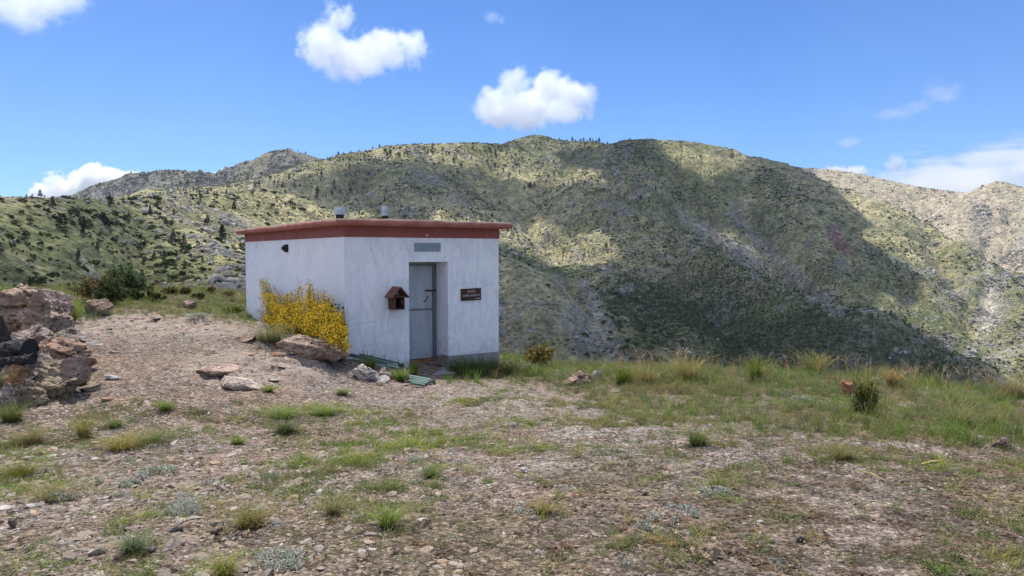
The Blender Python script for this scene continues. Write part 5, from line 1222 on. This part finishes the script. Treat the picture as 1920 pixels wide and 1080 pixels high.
plant('broom_bush', 0, 0, [('stems', (np.array(SVt), np.array(SF), np.array(SC))), ('blossoms', (np.array(FV), np.array(FF), np.array(FC))), ('leaves', (np.array(LV), np.array(LF), np.array(LC)))],
      'broom bush covered in yellow flowers against the left wall of the hut', 'bush', loc=org)
# leafy rose shrub beside it
q = wp(622, 622, .22); q2 = wp(624, 562, .22); hh = (q2 - q).length
S_, L_ = shrub_arrays(520, .42, .3, hh * 1.12, 16, 420, .030, [(.06, .105, .035), (.085, .135, .045), (.045, .08, .03)], (.10, .08, .05))
plant('rose_shrub', 0, 0, [('stems', S_), ('foliage', L_)], 'dark leafy green shrub between the yellow bush and the hut corner', 'shrub', loc=q)
# dark lush grass along the foot of the right wall
for i, (x_, y_, w_, h_, lb) in enumerate([(868, 700, 64, 36, 'lush dark green grass clump beside the door slab'), (912, 700, 70, 38, 'lush dark green grass clump under the name board'), (955, 702, 60, 30, 'lush green grass clump at the right corner of the hut'), (890, 704, 60, 24, 'short green grass clump before the lush clumps'), (1000, 704, 60, 22, 'green grass clump right of the hut corner')]):
    q = gp(x_, y_); k_ = math.hypot(q.x, q.y) / FPX; T = tuft(530 + i, 420, h_ * k_ * 1.15, .010, (.1, .9), w_ * k_ * .42, 4, .6, .3, (1.25, 1.15, .9), dry=.04)
    plant('grass_tuft', x_, y_, [('blades', colr(T, [(.075, .13, .03), (.08, .135, .03), (.12, .175, .045), (.11, .17, .04), (.13, .18, .05)][i]))], lb, 'grass tuft', 'grass tufts standing out on the plateau')
# thin dry stalks in front of the wall above the bench
for i, (x_, y_, lb) in enumerate([(690, 684, 'thin dry grass stalks before the wall, left group'), (715, 690, 'thin dry grass stalks before the wall, middle group'), (742, 694, 'thin dry grass stalks before the wall, right group')]):
    q = gp(x_, y_); q = Vector((q.x, q.y, q.z)); T = tuft(560 + i, 22, .30, .005, (.05, .5), .16, 4, .5, .3, head=1.8)
    plant('dry_stalks', x_, y_, [('blades', colr(T, (.16, .14, .12)))], lb, 'dry grass', 'dry stalks before the wall')
# dry stalks lying on the ground at right
for i, (x0, y0, x1, y1, lb) in enumerate([(1612, 886, 1658, 903, 'yellow green dry stalk lying on the brown soil'), (1728, 873, 1770, 866, 'short yellowish stalk lying right of the longer one')]):
    a, b = gp(x0, y0), gp(x1, y1); bm = bmesh.new(); c_ = (a + b) / 2
    for k_ in range(5): tube(bm, [a - c_ + Vector((0, random.uniform(-.02, .02), .012)), Vector((0, random.uniform(-.02, .02), .02)), b - c_ + Vector((0, random.uniform(-.02, .02), .01))], [.004, .006, .002], 5)
    M = NT('dry_stalk', .8, .2); M.base((.32, .27, .09)); tag(link('dry_stalk', bm_mesh('dry_stalk', bm, M.m), None, c_), lb, 'dry stalk')

# ---------------------------------------------------------------- broken green bench, tipped against the hut
M = NT('green_bench_paint', .55, .4); g = M.obj(); M.base(M.ramp(M.noise(M.mapping(g, (1, 10, 10)), 5, 6, .7), [(.3, (.05, .10, .085)), (.6, (.11, .19, .165)), (.8, (.24, .32, .29))])); M.bump(M.noise(g, 40, 4, .6), .4, .004); slat_mat = M.m
M = NT('green_iron', .5, .5); g = M.obj(); M.base(M.ramp(M.noise(g, 14, 5, .7), [(.35, (.012, .022, .020)), (.7, (.035, .06, .05))])); biron = M.m
q0 = at(648, 664, 13.0)
borg = gp(745, 700)
bench = empty('broken_bench', borg, 'broken dark green slatted bench lying tipped over against the front wall', 'bench')
def on(px_, py_, d_=5):
    """point seen at an image position, as far away as the ground just below it"""
    return at(px_, py_, gp(px_, py_ + d_).y - .03)
def plank(p0_, p1_, wv, th):
    """plank from p0 to p1, width vector wv, thickness th"""
    bm = bmesh.new(); ax = (p1_ - p0_); n = ax.cross(wv).normalized(); mid_sag = -n * 0
    vs = []
    for p_ in (p0_, p1_):
        for sx, sz in ((-.5, -.5), (.5, -.5), (.5, .5), (-.5, .5)): vs.append(bm.verts.new(p_ + wv * sx + n * th * sz - borg))
    for f in ((0, 1, 2, 3), (7, 6, 5, 4), (0, 4, 5, 1), (1, 5, 6, 2), (2, 6, 7, 3), (3, 7, 4, 0)): bm.faces.new([vs[i] for i in f])
    bmesh.ops.recalc_face_normals(bm, faces=bm.faces); bmesh.ops.bevel(bm, geom=list(bm.edges), offset=.004, segments=1, affect='EDGES'); return bm
# backrest: long slats along the wall, from the corner down to the iron end
for (xa, ya, xb, yb, Ya, Yb) in ((648, 658, 748, 681, 0, 0), (648, 662, 746, 685.5, 0, 0), (652, 666, 748, 690, 0, 0)):
    p0_, p1_ = on(xa, ya, 12), on(xb, yb, 22); link('back_slat', bm_mesh('back_slat', plank(p0_, p1_, Vector((.02, -.075, .015)), .03), slat_mat), bench)
# seat: five slats lying nearly flat at the right end
sA = [(753, 702), (757, 706), (761, 710), (766, 714), (771, 718)]; sB = [(808, 711.5), (806, 714), (803, 716.5), (800, 719), (797, 722)]
for i in range(5):
    Ya, Yb = 12.55 - i * .085, 12.35 - i * .085
    p0_, p1_ = on(*sA[i], 6), on(*sB[i], 4); link('seat_slat', bm_mesh('seat_slat', plank(p0_, p1_, Vector((.008, -.046, -.010)), .026), slat_mat), bench)
for (x0, y0, x1, y1, Ya, Yb) in ((728, 690, 752, 704, 12.4, 12.45), (733, 697, 760, 712, 12.2, 12.2)):
    link('seat_slat', bm_mesh('seat_slat', plank(on(x0, y0, 6), on(x1, y1, 6), Vector((.01, -.05, -.01)), .026), slat_mat), bench)
def iron(nm, pts, r):
    bm = bmesh.new(); tube(bm, [on(x_, y_, max(2, 722 - y_) * .6) - borg for x_, y_, Y_ in pts], r, 8); link(nm, bm_mesh(nm, bm, biron), bench)
bm = bmesh.new(); e0 = on(750, 687, 17) - borg; box(bm, e0.x - .055, e0.x + .06, e0.y - .08, e0.y + .1, e0.z - .04, e0.z + .045, None, .01); link('end_casting', bm_mesh('end_casting', bm, biron), bench)
iron('iron_leg', [(745, 690, 12.3), (748, 700, 12.25), (752, 708, 12.2)], .022)
iron('iron_leg', [(757, 690, 12.3), (763, 702, 12.15), (770, 714, 12.05), (776, 720, 12.0)], .012)
iron('iron_leg', [(794, 722, 11.95), (806, 717, 12.1), (815, 712, 12.4), (813, 708, 12.5)], .018)
iron('iron_leg', [(806, 716, 12.15), (816, 716, 12.1), (816, 720, 12.05)], .014)
# ================================================================ SCRUB AND PINES ON THE MOUNTAIN
def shrub_blob(seed, n, squash=.75):
    g_ = np.random.default_rng(seed); VV, FF, CC = [], [], []
    for i in range(n):
        d = g_.normal(size=3); d /= np.linalg.norm(d); d[2] = abs(d[2]) * 1.0; c = d * (.55 + .45 * g_.random()) * np.array([1, 1, squash]) * (1 + .25 * math.sin(5 * d[0] + seed) * math.cos(4 * d[1]))
        t1 = g_.normal(size=3); t1 /= np.linalg.norm(t1); t2 = np.cross(t1, g_.normal(size=3)); t2 /= np.linalg.norm(t2); s_ = .30 * g_.uniform(.6, 1.3); b = len(VV)
        VV += [c - t1 * s_, c + t2 * s_, c + t1 * s_, c - t2 * s_]; FF += [(b, b + 1, b + 2), (b, b + 2, b + 3)]; CC += [[g_.uniform(.7, 1.3)] * 3] * 4
    return np.array(VV), np.array(FF), np.array(CC)
SB = [shrub_blob(600 + i, 44, .7) for i in range(4)]
def lowblob(seed):
    V, F = ICO[1]; g_ = np.random.default_rng(seed); V = V * (1 + .28 * g_.normal(size=(len(V), 1))) * (1, 1, .75); return V, F, np.repeat(g_.uniform(.7, 1.25, len(V))[:, None], 3, 1)
LB = [lowblob(620 + i) for i in range(4)]
def lowpine(seed):
    g_ = np.random.default_rng(seed); V, F, C = [], [], []
    for k_, (z0, r0, z1) in enumerate(((.15, .30, .55), (.38, .25, .78), (.6, .17, 1.0))):
        b = len(V); V.append((0, 0, z1)); C.append([1.1] * 3)
        for j in range(6): a = j * 1.047 + k_; q = r0 * g_.uniform(.7, 1.25); V.append((q * math.cos(a), q * math.sin(a), z0 + g_.uniform(-.05, .05))); C.append([g_.uniform(.7, 1)] * 3)
        F += [(b, b + 1 + j, b + 1 + (j + 1) % 6) for j in range(6)]
    return np.array(V, float), np.array(F), np.array(C)
LP = [lowpine(640 + i) for i in range(3)]
area = (TX ** 2 + TY ** 2) * (azs[1] - azs[0]) * math.log(rs[1] / rs[0])
wvis = np.where(TVIS & (TPX > -60) & (TPX < 1980), 1.0, 0.0)
vis2 = np.zeros(TVIS.shape, bool)
for sft in range(-6, 7): vis2 |= np.roll(TVIS, sft, 1)
wvis = np.where((wvis == 0) & vis2, .25, wvis)
vegn = fbm2(TX / 70, TY / 70, 4, 700); vegf = fbm2(TX / 16, TY / 16, 3, 710)
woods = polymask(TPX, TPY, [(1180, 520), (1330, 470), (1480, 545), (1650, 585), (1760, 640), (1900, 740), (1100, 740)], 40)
greenw = polymask(TPX, TPY, [(-200, 372), (230, 380), (340, 450), (450, 540), (450, 600), (-200, 600)], 25)
strip_ = polymask(TPX, TPY, [(1360, 350), (1240, 345), (1260, 370), (1340, 400)], 10)
farz = (TID == 7) | (TID == 8) | (TID == 9)
vdens = np.clip(.30 + 1.5 * vegn + .9 * vegf, .03, 1.6) * (1 - .85 * np.clip(scree, 0, 1)) * (1 - .5 * ROCKM) * (1 - .6 * TRAV) + .9 * woods + .7 * greenw + strip_
vdens = np.where(farz, vdens * .22, vdens)
vdens *= 1 - .65 * polymask(TPX, TPY, [(1190, 262), (1345, 268), (1410, 293), (1360, 335), (1300, 325), (1240, 290)], 10)
def hsample(w_, n, seed):
    g_ = np.random.default_rng(seed); cdf = np.cumsum(w_.ravel()); ix = np.searchsorted(cdf, g_.uniform(0, cdf[-1], n)); ix = np.clip(ix, 0, TX.size - 1)
    a = AZ.ravel()[ix] + g_.uniform(-.5, .5, n) * (azs[1] - azs[0]); r = RR.ravel()[ix] * (1 + g_.uniform(-.5, .5, n) * math.log(rs[1] / rs[0]))
    return r * np.sin(a), r * np.cos(a), TZ.ravel()[ix], ix
RD = np.hypot(TX, TY)
scrubcol = np.array([(.050, .060, .026), (.065, .080, .032), (.085, .090, .038), (.040, .052, .028), (.11, .10, .045)]) * 1.3
M = NT('scrub_foliage', .85, .1); M.base(M.attr('Col')); scrub_mat = M.m
nearm = (RD < 560) & (RD > 60)
wn_ = area * vdens * wvis * nearm; tot = wn_.sum(); n = int(min(36000, tot / 2.6)); x, y, z, ix = hsample(wn_, n, 31)
s = np.clip(rng.lognormal(-.85, .6, n), .2, 2.2) * .9
c = scrubcol[rng.choice(5, n, p=[.3, .3, .15, .15, .1])] * rng.uniform(.8, 1.3, (n, 1))
V, F, C = merge_inst(SB, rng.integers(0, 4, n), np.stack([x, y, z - .1], -1), rotrand(n, .1), np.stack([s, s, s * rng.uniform(.8, 1.2, n)], -1), c)
tag(link('hillside_scrub', np_mesh('hillside_scrub', V, F, scrub_mat, False, C)), 'dark green scrub dotted over the near hillside', 'scrub', kind='stuff'); print('near scrub', n, tot)
farm_ = RD >= 480
wf = area * vdens * wvis * farm_; tot = wf.sum(); n = int(min(190000, tot / 5)); x, y, z, ix = hsample(wf, n, 32)
dist = np.hypot(x, y); s = np.clip(rng.lognormal(-.35, .5, n), .4, 2.4) * (1 + .25 * (dist > 1500))
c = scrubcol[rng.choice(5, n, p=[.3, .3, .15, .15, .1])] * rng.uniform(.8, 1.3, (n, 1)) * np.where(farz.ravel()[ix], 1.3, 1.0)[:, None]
pine = rng.uniform(0, 1, n) < np.clip(.05 + .5 * woods.ravel()[ix], 0, 1) * (~farz.ravel()[ix])
k_i = np.where(pine, 4 + rng.integers(0, 3, n), rng.integers(0, 4, n)); s = np.where(pine, s * 2.1, s)
V, F, C = merge_inst(LB + LP, k_i, np.stack([x, y, z - .15], -1), rotrand(n, .05), np.stack([s, s, s], -1), c)
tag(link('mountain_scrub', np_mesh('mountain_scrub', V, F, scrub_mat, False, C)), 'dark scrub and small pines covering the mountain', 'scrub', kind='stuff'); print('far scrub', n, tot)

# boulders on the slopes: angular blocks crowding the rocky ground
RB = []
for i in range(4):
    V, F = ICO[2]; V = V.copy(); g_ = np.random.default_rng(660 + i)
    for j in range(9):
        n_ = g_.normal(size=3); n_ /= np.linalg.norm(n_); d = V @ n_ - g_.uniform(.35, .75); V = V - np.where(d > 0, d, 0)[:, None] * n_
    RB.append((V * (1, .8, .85), F, np.ones((len(V), 3))))
wr = area * wvis * np.clip(sstep(.25, .8, ROCKM) + 1.5 * scree + .10, 0, 2) * sstep(-.2, .25, fbm2(TX / 30, TY / 30, 3, 720)) * (RD > 60)
wr *= np.where(RD < 560, 4.0, 1.0) * (1 - .85 * woods)
n = 70000; x, y, z, ix = hsample(wr, n, 33); dist = np.hypot(x, y)
s = np.clip(rng.lognormal(-.35, .6, n), .3, 5) * np.where(dist < 560, .8, 1.35) * (1 - .35 * (scree.ravel()[ix] > .4))
c = np.array([(.33, .305, .27), (.40, .375, .33), (.26, .25, .225), (.35, .30, .25)])[rng.integers(0, 4, n)] * rng.uniform(.8, 1.2, (n, 1))
V, F, C = merge_inst(RB, rng.integers(0, 4, n), np.stack([x, y, z - .2 * s], -1), rotrand(n, .35), np.stack([s, s, s * rng.uniform(.6, 1.1, n)], -1), c)
M = NT('slope_rock', .95, .05); g = M.gpos(); M.base(M.mix(1.0, M.attr('Col'), M.ramp(M.noise(g, 1.2, 5, .7), [(.3, (.65, .65, .65)), (.65, (1.15, 1.15, 1.15))]), 'MULTIPLY')); slope_rock_mat = M.m
tag(link('rock_debris', np_mesh('rock_debris', V, F, slope_rock_mat, False, C)), 'grey rocks and scree strewn over the slopes', 'rock debris', kind='stuff')

# --- pines one can tell apart
def pine_parts(seed, tall=True):
    g_ = np.random.default_rng(seed); VV, FF, CC = [], [], []
    tiers = 9
    for t in range(tiers):
        z0 = .18 + .80 * t / tiers; rr = (.27 if tall else .36) * (1 - (t / tiers) ** 1.3) * g_.uniform(.75, 1.15) + .03
        for j in range(9):
            a = g_.uniform(0, 6.283); q = rr * g_.uniform(.55, 1.1)
            tip = np.array([q * math.cos(a), q * math.sin(a), z0 + g_.uniform(-.03, .04)]); root = np.array([0, 0, z0 + .05])
            sd = np.array([-math.sin(a), math.cos(a), .0]) * .085 * (1 - .5 * t / tiers); b = len(VV)
            VV += [root, (root + tip) / 2 + sd + (0, 0, .03), tip, (root + tip) / 2 - sd + (0, 0, .0), (root + tip) / 2 + (0, 0, -.05)]
            FF += [(b, b + 1, b + 2), (b, b + 2, b + 3), (b, b + 4, b + 2)]; k_ = g_.uniform(.7, 1.25); CC += [[k_] * 3] * 5
    bm = bmesh.new(); tube(bm, [(0, 0, -.03), (.01, 0, .5), (0, 0, .95)], [.028, .018, .004], 6)
    return (np.array(VV, float), np.array(FF), np.array(CC)), bm
M = NT('pine_bark', .9, .1); M.base((.10, .075, .055)); bark_mat = M.m
pine_src = []
for i in range(5):
    (V, F, C), bm = pine_parts(800 + i, i % 2 == 0)
    pine_src.append((np_mesh('crown', V, F, scrub_mat, False, C * np.array([(.045, .060, .030), (.055, .070, .032)][i % 2])), bm_mesh('trunk', bm, bark_mat)))
colx = lambda px_: int(np.clip(np.searchsorted(azs, math.atan((px_ - 960) / FPX)), 0, NA - 1))
def hit(px_, py_):
    """first visible slope point in this image column at or above the given image row"""
    i = colx(px_); m = np.where(TVIS[i] & (TPY[i] <= py_ + .01))[0]
    return (TX[i, m[0]], TY[i, m[0]], TZ[i, m[0]]) if len(m) else None
def skyline(px_):
    i = colx(px_); j = int(np.argmin(np.where(TVIS[i], TPY[i], 1e9))); return TX[i, j], TY[i, j], TZ[i, j]
PN = []  # (px, py or None = on the skyline, height in px, where)
gq = np.random.default_rng(12)
for px_, h_ in ((52, 7), (64, 8), (79, 13), (87, 9), (250, 6), (560, 5), (575, 6), (616, 7), (636, 9), (645, 6), (660, 8), (676, 7), (701, 9), (713, 8), (745, 6), (746, 5), (863, 5), (905, 5), (914, 4), (953, 6), (1178, 6)): PN.append((px_, None, h_, 'on the skyline'))
for px_ in (1060, 1072, 1078, 1086, 1092, 1098, 1104, 1109, 1116, 1122, 1129, 1136): PN.append((px_, None, gq.uniform(6, 11), 'in the dark row along the saddle'))
for _ in range(54): PN.append((gq.uniform(640, 1060), gq.uniform(280, 335), gq.uniform(6, 11), 'on the sunlit upper slope'))
for _ in range(44): PN.append((gq.uniform(330, 660), gq.uniform(330, 375), gq.uniform(7, 13), 'on the ridge left above the hut'))
for _ in range(40): PN.append((gq.uniform(640, 1240), gq.uniform(330, 420), gq.uniform(7, 13), 'on the shaded middle slope'))
for _ in range(24): PN.append((gq.uniform(100, 450), gq.uniform(385, 500), gq.uniform(14, 26), 'on the near hillside left of the hut'))
for _ in range(20): PN.append((gq.uniform(1180, 1560), gq.uniform(300, 430), gq.uniform(4, 8), 'on the shaded slope under the peaks'))
counts = {}
grp = {'on the skyline': 'pines on the skyline', 'in the dark row along the saddle': 'dark row of pines along the saddle', 'on the sunlit upper slope': 'pines on the sunlit upper slope', 'on the ridge left above the hut': 'pines on the ridge left above the hut',
       'on the shaded middle slope': 'pines on the shaded middle slope', 'on the near hillside left of the hut': 'pines on the near hillside', 'on the shaded slope under the peaks': 'pines on the shaded slope under the peaks'}
PN.sort(key=lambda t: t[3])
for i, (px_, py_, hpx, where) in enumerate(PN):
    q = skyline(px_) if py_ is None else hit(px_, py_)
    if q is None: continue
    h = hpx * math.hypot(q[0], q[1]) / FPX; cr_me, tr_me = pine_src[i % 5]
    e_ = empty('pine_tree', (q[0], q[1], q[2] - .02 * h), 'small dark pine ' + where, 'pine tree', gq.uniform(0, 6.28), grp[where]); h *= gq.uniform(.55, 1.0); w_ = h * gq.uniform(.9, 1.5)
    e_.scale = (w_, w_, h)
    link('crown', cr_me, e_); link('trunk', tr_me, e_)
print('pines', len(PN))
# ================================================================ CLOUDS IN THE PICTURE (volumes)
def cloud_volume(name, px_, py_, Y, blobs, label, dens=.05, res=(110, 60, 70), noise_s=1.0, amp=.5, depth=.7, stretch=(1, 1, 1), group='clouds in the sky', soft=.12, hull=1.3, grow=1.14):
    """blobs: (px, py, radius px, flatten) ; everything placed at distance Y metres"""
    blobs = [(a_, b_, c_ * grow, d_) for a_, b_, c_, d_ in blobs]; c0 = at(px_, py_, Y); k_ = (Vector(c0) - Vector((0, 0, EYE))).length / FPX
    bl = []
    g_ = np.random.default_rng(len(name) + int(px_))
    for (bx_, by_, r_, fl) in blobs:
        q = at(bx_, by_, Y) - c0; bl.append((q.x, g_.uniform(-.25, .25) * r_ * k_, q.z, r_ * k_, fl))
    _ = [max(abs(b[0]) + b[3] for b in bl) * 1.25, max(abs(b[1]) + b[3] for b in bl) * 1.2, max(abs(b[2]) + b[3] for b in bl) * 1.25]
    # lumpy closed hull round all the billows
    bm = bmesh.new()
    for (x_, y_, z_, r_, fl) in bl:
        bmesh.ops.create_icosphere(bm, subdivisions=3, radius=1.0, matrix=Matrix.Translation((x_, y_, z_)) @ Matrix.Diagonal((r_ * hull, r_ * hull * depth, r_ * fl * hull, 1)))
    me0 = bpy.data.meshes.new('tmp'); bm.to_mesh(me0); bm.free(); tmp = bpy.data.objects.new('tmp', me0); COL.objects.link(tmp)
    md = tmp.modifiers.new('r', 'REMESH'); md.mode = 'VOXEL'; md.voxel_size = max(b[3] for b in bl) / 9
    me = bpy.data.meshes.new_from_object(tmp.evaluated_get(bpy.context.evaluated_depsgraph_get())); bpy.data.objects.remove(tmp)
    me.name = name; o = link(name, me, None, c0)
    M = NT('cloud_vapour'); M.t.nodes.remove(M.b); pos = M.obj(); R0 = max(b[3] for b in bl)
    n1 = M.n('TexNoise', i_Vector=M.mapping(pos, stretch), i_Scale=1.9 / R0 * noise_s, i_Detail=9.0, i_Roughness=.66, i_Distortion=.35).outputs['Fac']
    field = None
    for (x_, y_, z_, r_, fl) in bl:
        mp = M.n('Mapping', i_Vector=pos, i_Location=(-x_ / r_, -y_ / (r_ * depth), -z_ / (r_ * fl)), i_Scale=(1 / r_, 1 / (r_ * depth), 1 / (r_ * fl))).outputs[0]
        v = M.math('MULTIPLY', M.math('SUBTRACT', 1.0, M.n('VectorMath', operation='LENGTH', i_0=mp).outputs['Value']), r_ / R0)
        field = v if field is None else M.math('MAXIMUM', field, v)
    f2 = M.math('ADD', M.math('SUBTRACT', field, .5 * (hull - 1) * amp), M.math('MULTIPLY', M.math('SUBTRACT', n1, .5), amp * 2.4))
    dd = M.math('MULTIPLY', M.math('DIVIDE', f2, soft, True), dens)
    pv = M.n('VolumePrincipled', i_Color=(.998, .998, 1.0), i_Density=dd, i_Anisotropy=.6)
    M.t.links.new(pv.outputs[0], M.out.inputs['Volume']); me.materials.clear(); me.materials.append(M.m)
    return tag(o, label, 'cloud', group)
cloud_volume('cloud', 1003, 185, 3900, [(1030, 165, 42, .9), (965, 158, 36, .9), (1075, 185, 38, .9), (925, 195, 40, .8), (985, 200, 55, .7), (1050, 205, 45, .6), (940, 218, 45, .5), (1090, 210, 30, .6)], 'bright heaped cloud above the middle of the mountain', dens=.020, amp=.66, soft=.22, depth=.55)
cloud_volume('cloud', 680, 85, 4100, [(635, 40, 32, 1.1), (610, 85, 50, .9), (650, 105, 50, .8), (715, 98, 50, .75), (765, 88, 38, .8), (690, 120, 45, .6), (588, 95, 28, .9)], 'fluffy cloud with a pointed left top high above the hut', dens=.014, amp=.95, soft=.35)
cloud_volume('cloud', 55, 15, 4000, [(20, 10, 45, .8), (75, 15, 45, .7), (60, 38, 38, .6), (110, -5, 40, .7)], 'ragged cloud in the top left corner', dens=.008, amp=.7, soft=.5)
cloud_volume('cloud', 150, 352, 5200, [(185, 338, 36, .8), (150, 350, 36, .8), (110, 350, 26, 1.0), (80, 368, 30, .7), (215, 350, 40, .8), (140, 370, 45, .7), (240, 345, 30, .8)], 'brilliant white cloud behind the left ridge', dens=.045, amp=.6, soft=.15, depth=.45)
cloud_volume('cloud', 430, 330, 5200, [(425, 326, 16, .7), (440, 332, 20, .6), (410, 335, 18, .7)], 'sliver of white cloud in the notch of the left ridge', dens=.02, amp=.6)
cloud_volume('cloud', 1680, 308, 6000, [(1680, 304, 15, 1.0), (1672, 311, 14, .8), (1690, 313, 12, .7)], 'small round white cloud over the right ridge', dens=.016, amp=.8, soft=.4)
cloud_volume('cloud', 1585, 318, 6500, [(1570, 320, 22, .5), (1600, 324, 26, .4), (1550, 326, 16, .4)], 'small low cloud behind the right ridge', dens=.02, amp=.8, soft=.3)
cloud_volume('cloud', 1800, 330, 9500, [(1800, 300, 90, .16), (1880, 292, 110, .22), (1720, 330, 100, .22), (1840, 335, 140, .22), (1960, 310, 130, .35), (1660, 342, 80, .2), (1780, 350, 150, .16)], 'long streaky bank of cloud low on the right', dens=.0040, amp=1.25, noise_s=2.2, soft=.55, stretch=(.35, .7, 1.5))
cloud_volume('cloud', 1720, 195, 5500, [(1760, 175, 34, .5), (1720, 200, 30, .4), (1670, 215, 34, .35), (1750, 158, 16, .7)], 'thin wisp of cloud high on the right', dens=.0026, amp=.9, soft=.5, stretch=(.7, 1, 1.3))
cloud_volume('cloud', 1588, 268, 5500, [(1588, 268, 20, .5)], 'faint small puff right of the peaks', dens=.0045, amp=.5, res=(50, 40, 40), soft=.4)
cloud_volume('cloud', 926, 34, 4500, [(922, 32, 16, .7), (938, 38, 12, .6)], 'tiny faint puff between the two big clouds', dens=.004, amp=.6, res=(50, 40, 40), soft=.4)

# ================================================================ AIR
bm = bmesh.new(); box(bm, -2900, 2900, -120, 2950, -330, 470)
M = NT('thin_haze'); M.t.nodes.remove(M.b); pv = M.t.nodes.new('ShaderNodeVolumePrincipled')
pv.inputs['Color'].default_value = (.72, .83, 1.0, 1); pv.inputs['Density'].default_value = .00005; pv.inputs['Anisotropy'].default_value = .1
M.t.links.new(pv.outputs[0], M.out.inputs['Volume'])
if not globals().get('NO_HAZE'):
    tag(link('haze', bm_mesh('haze', bm, M.m)), 'thin blue mountain air', 'haze', kind='stuff')
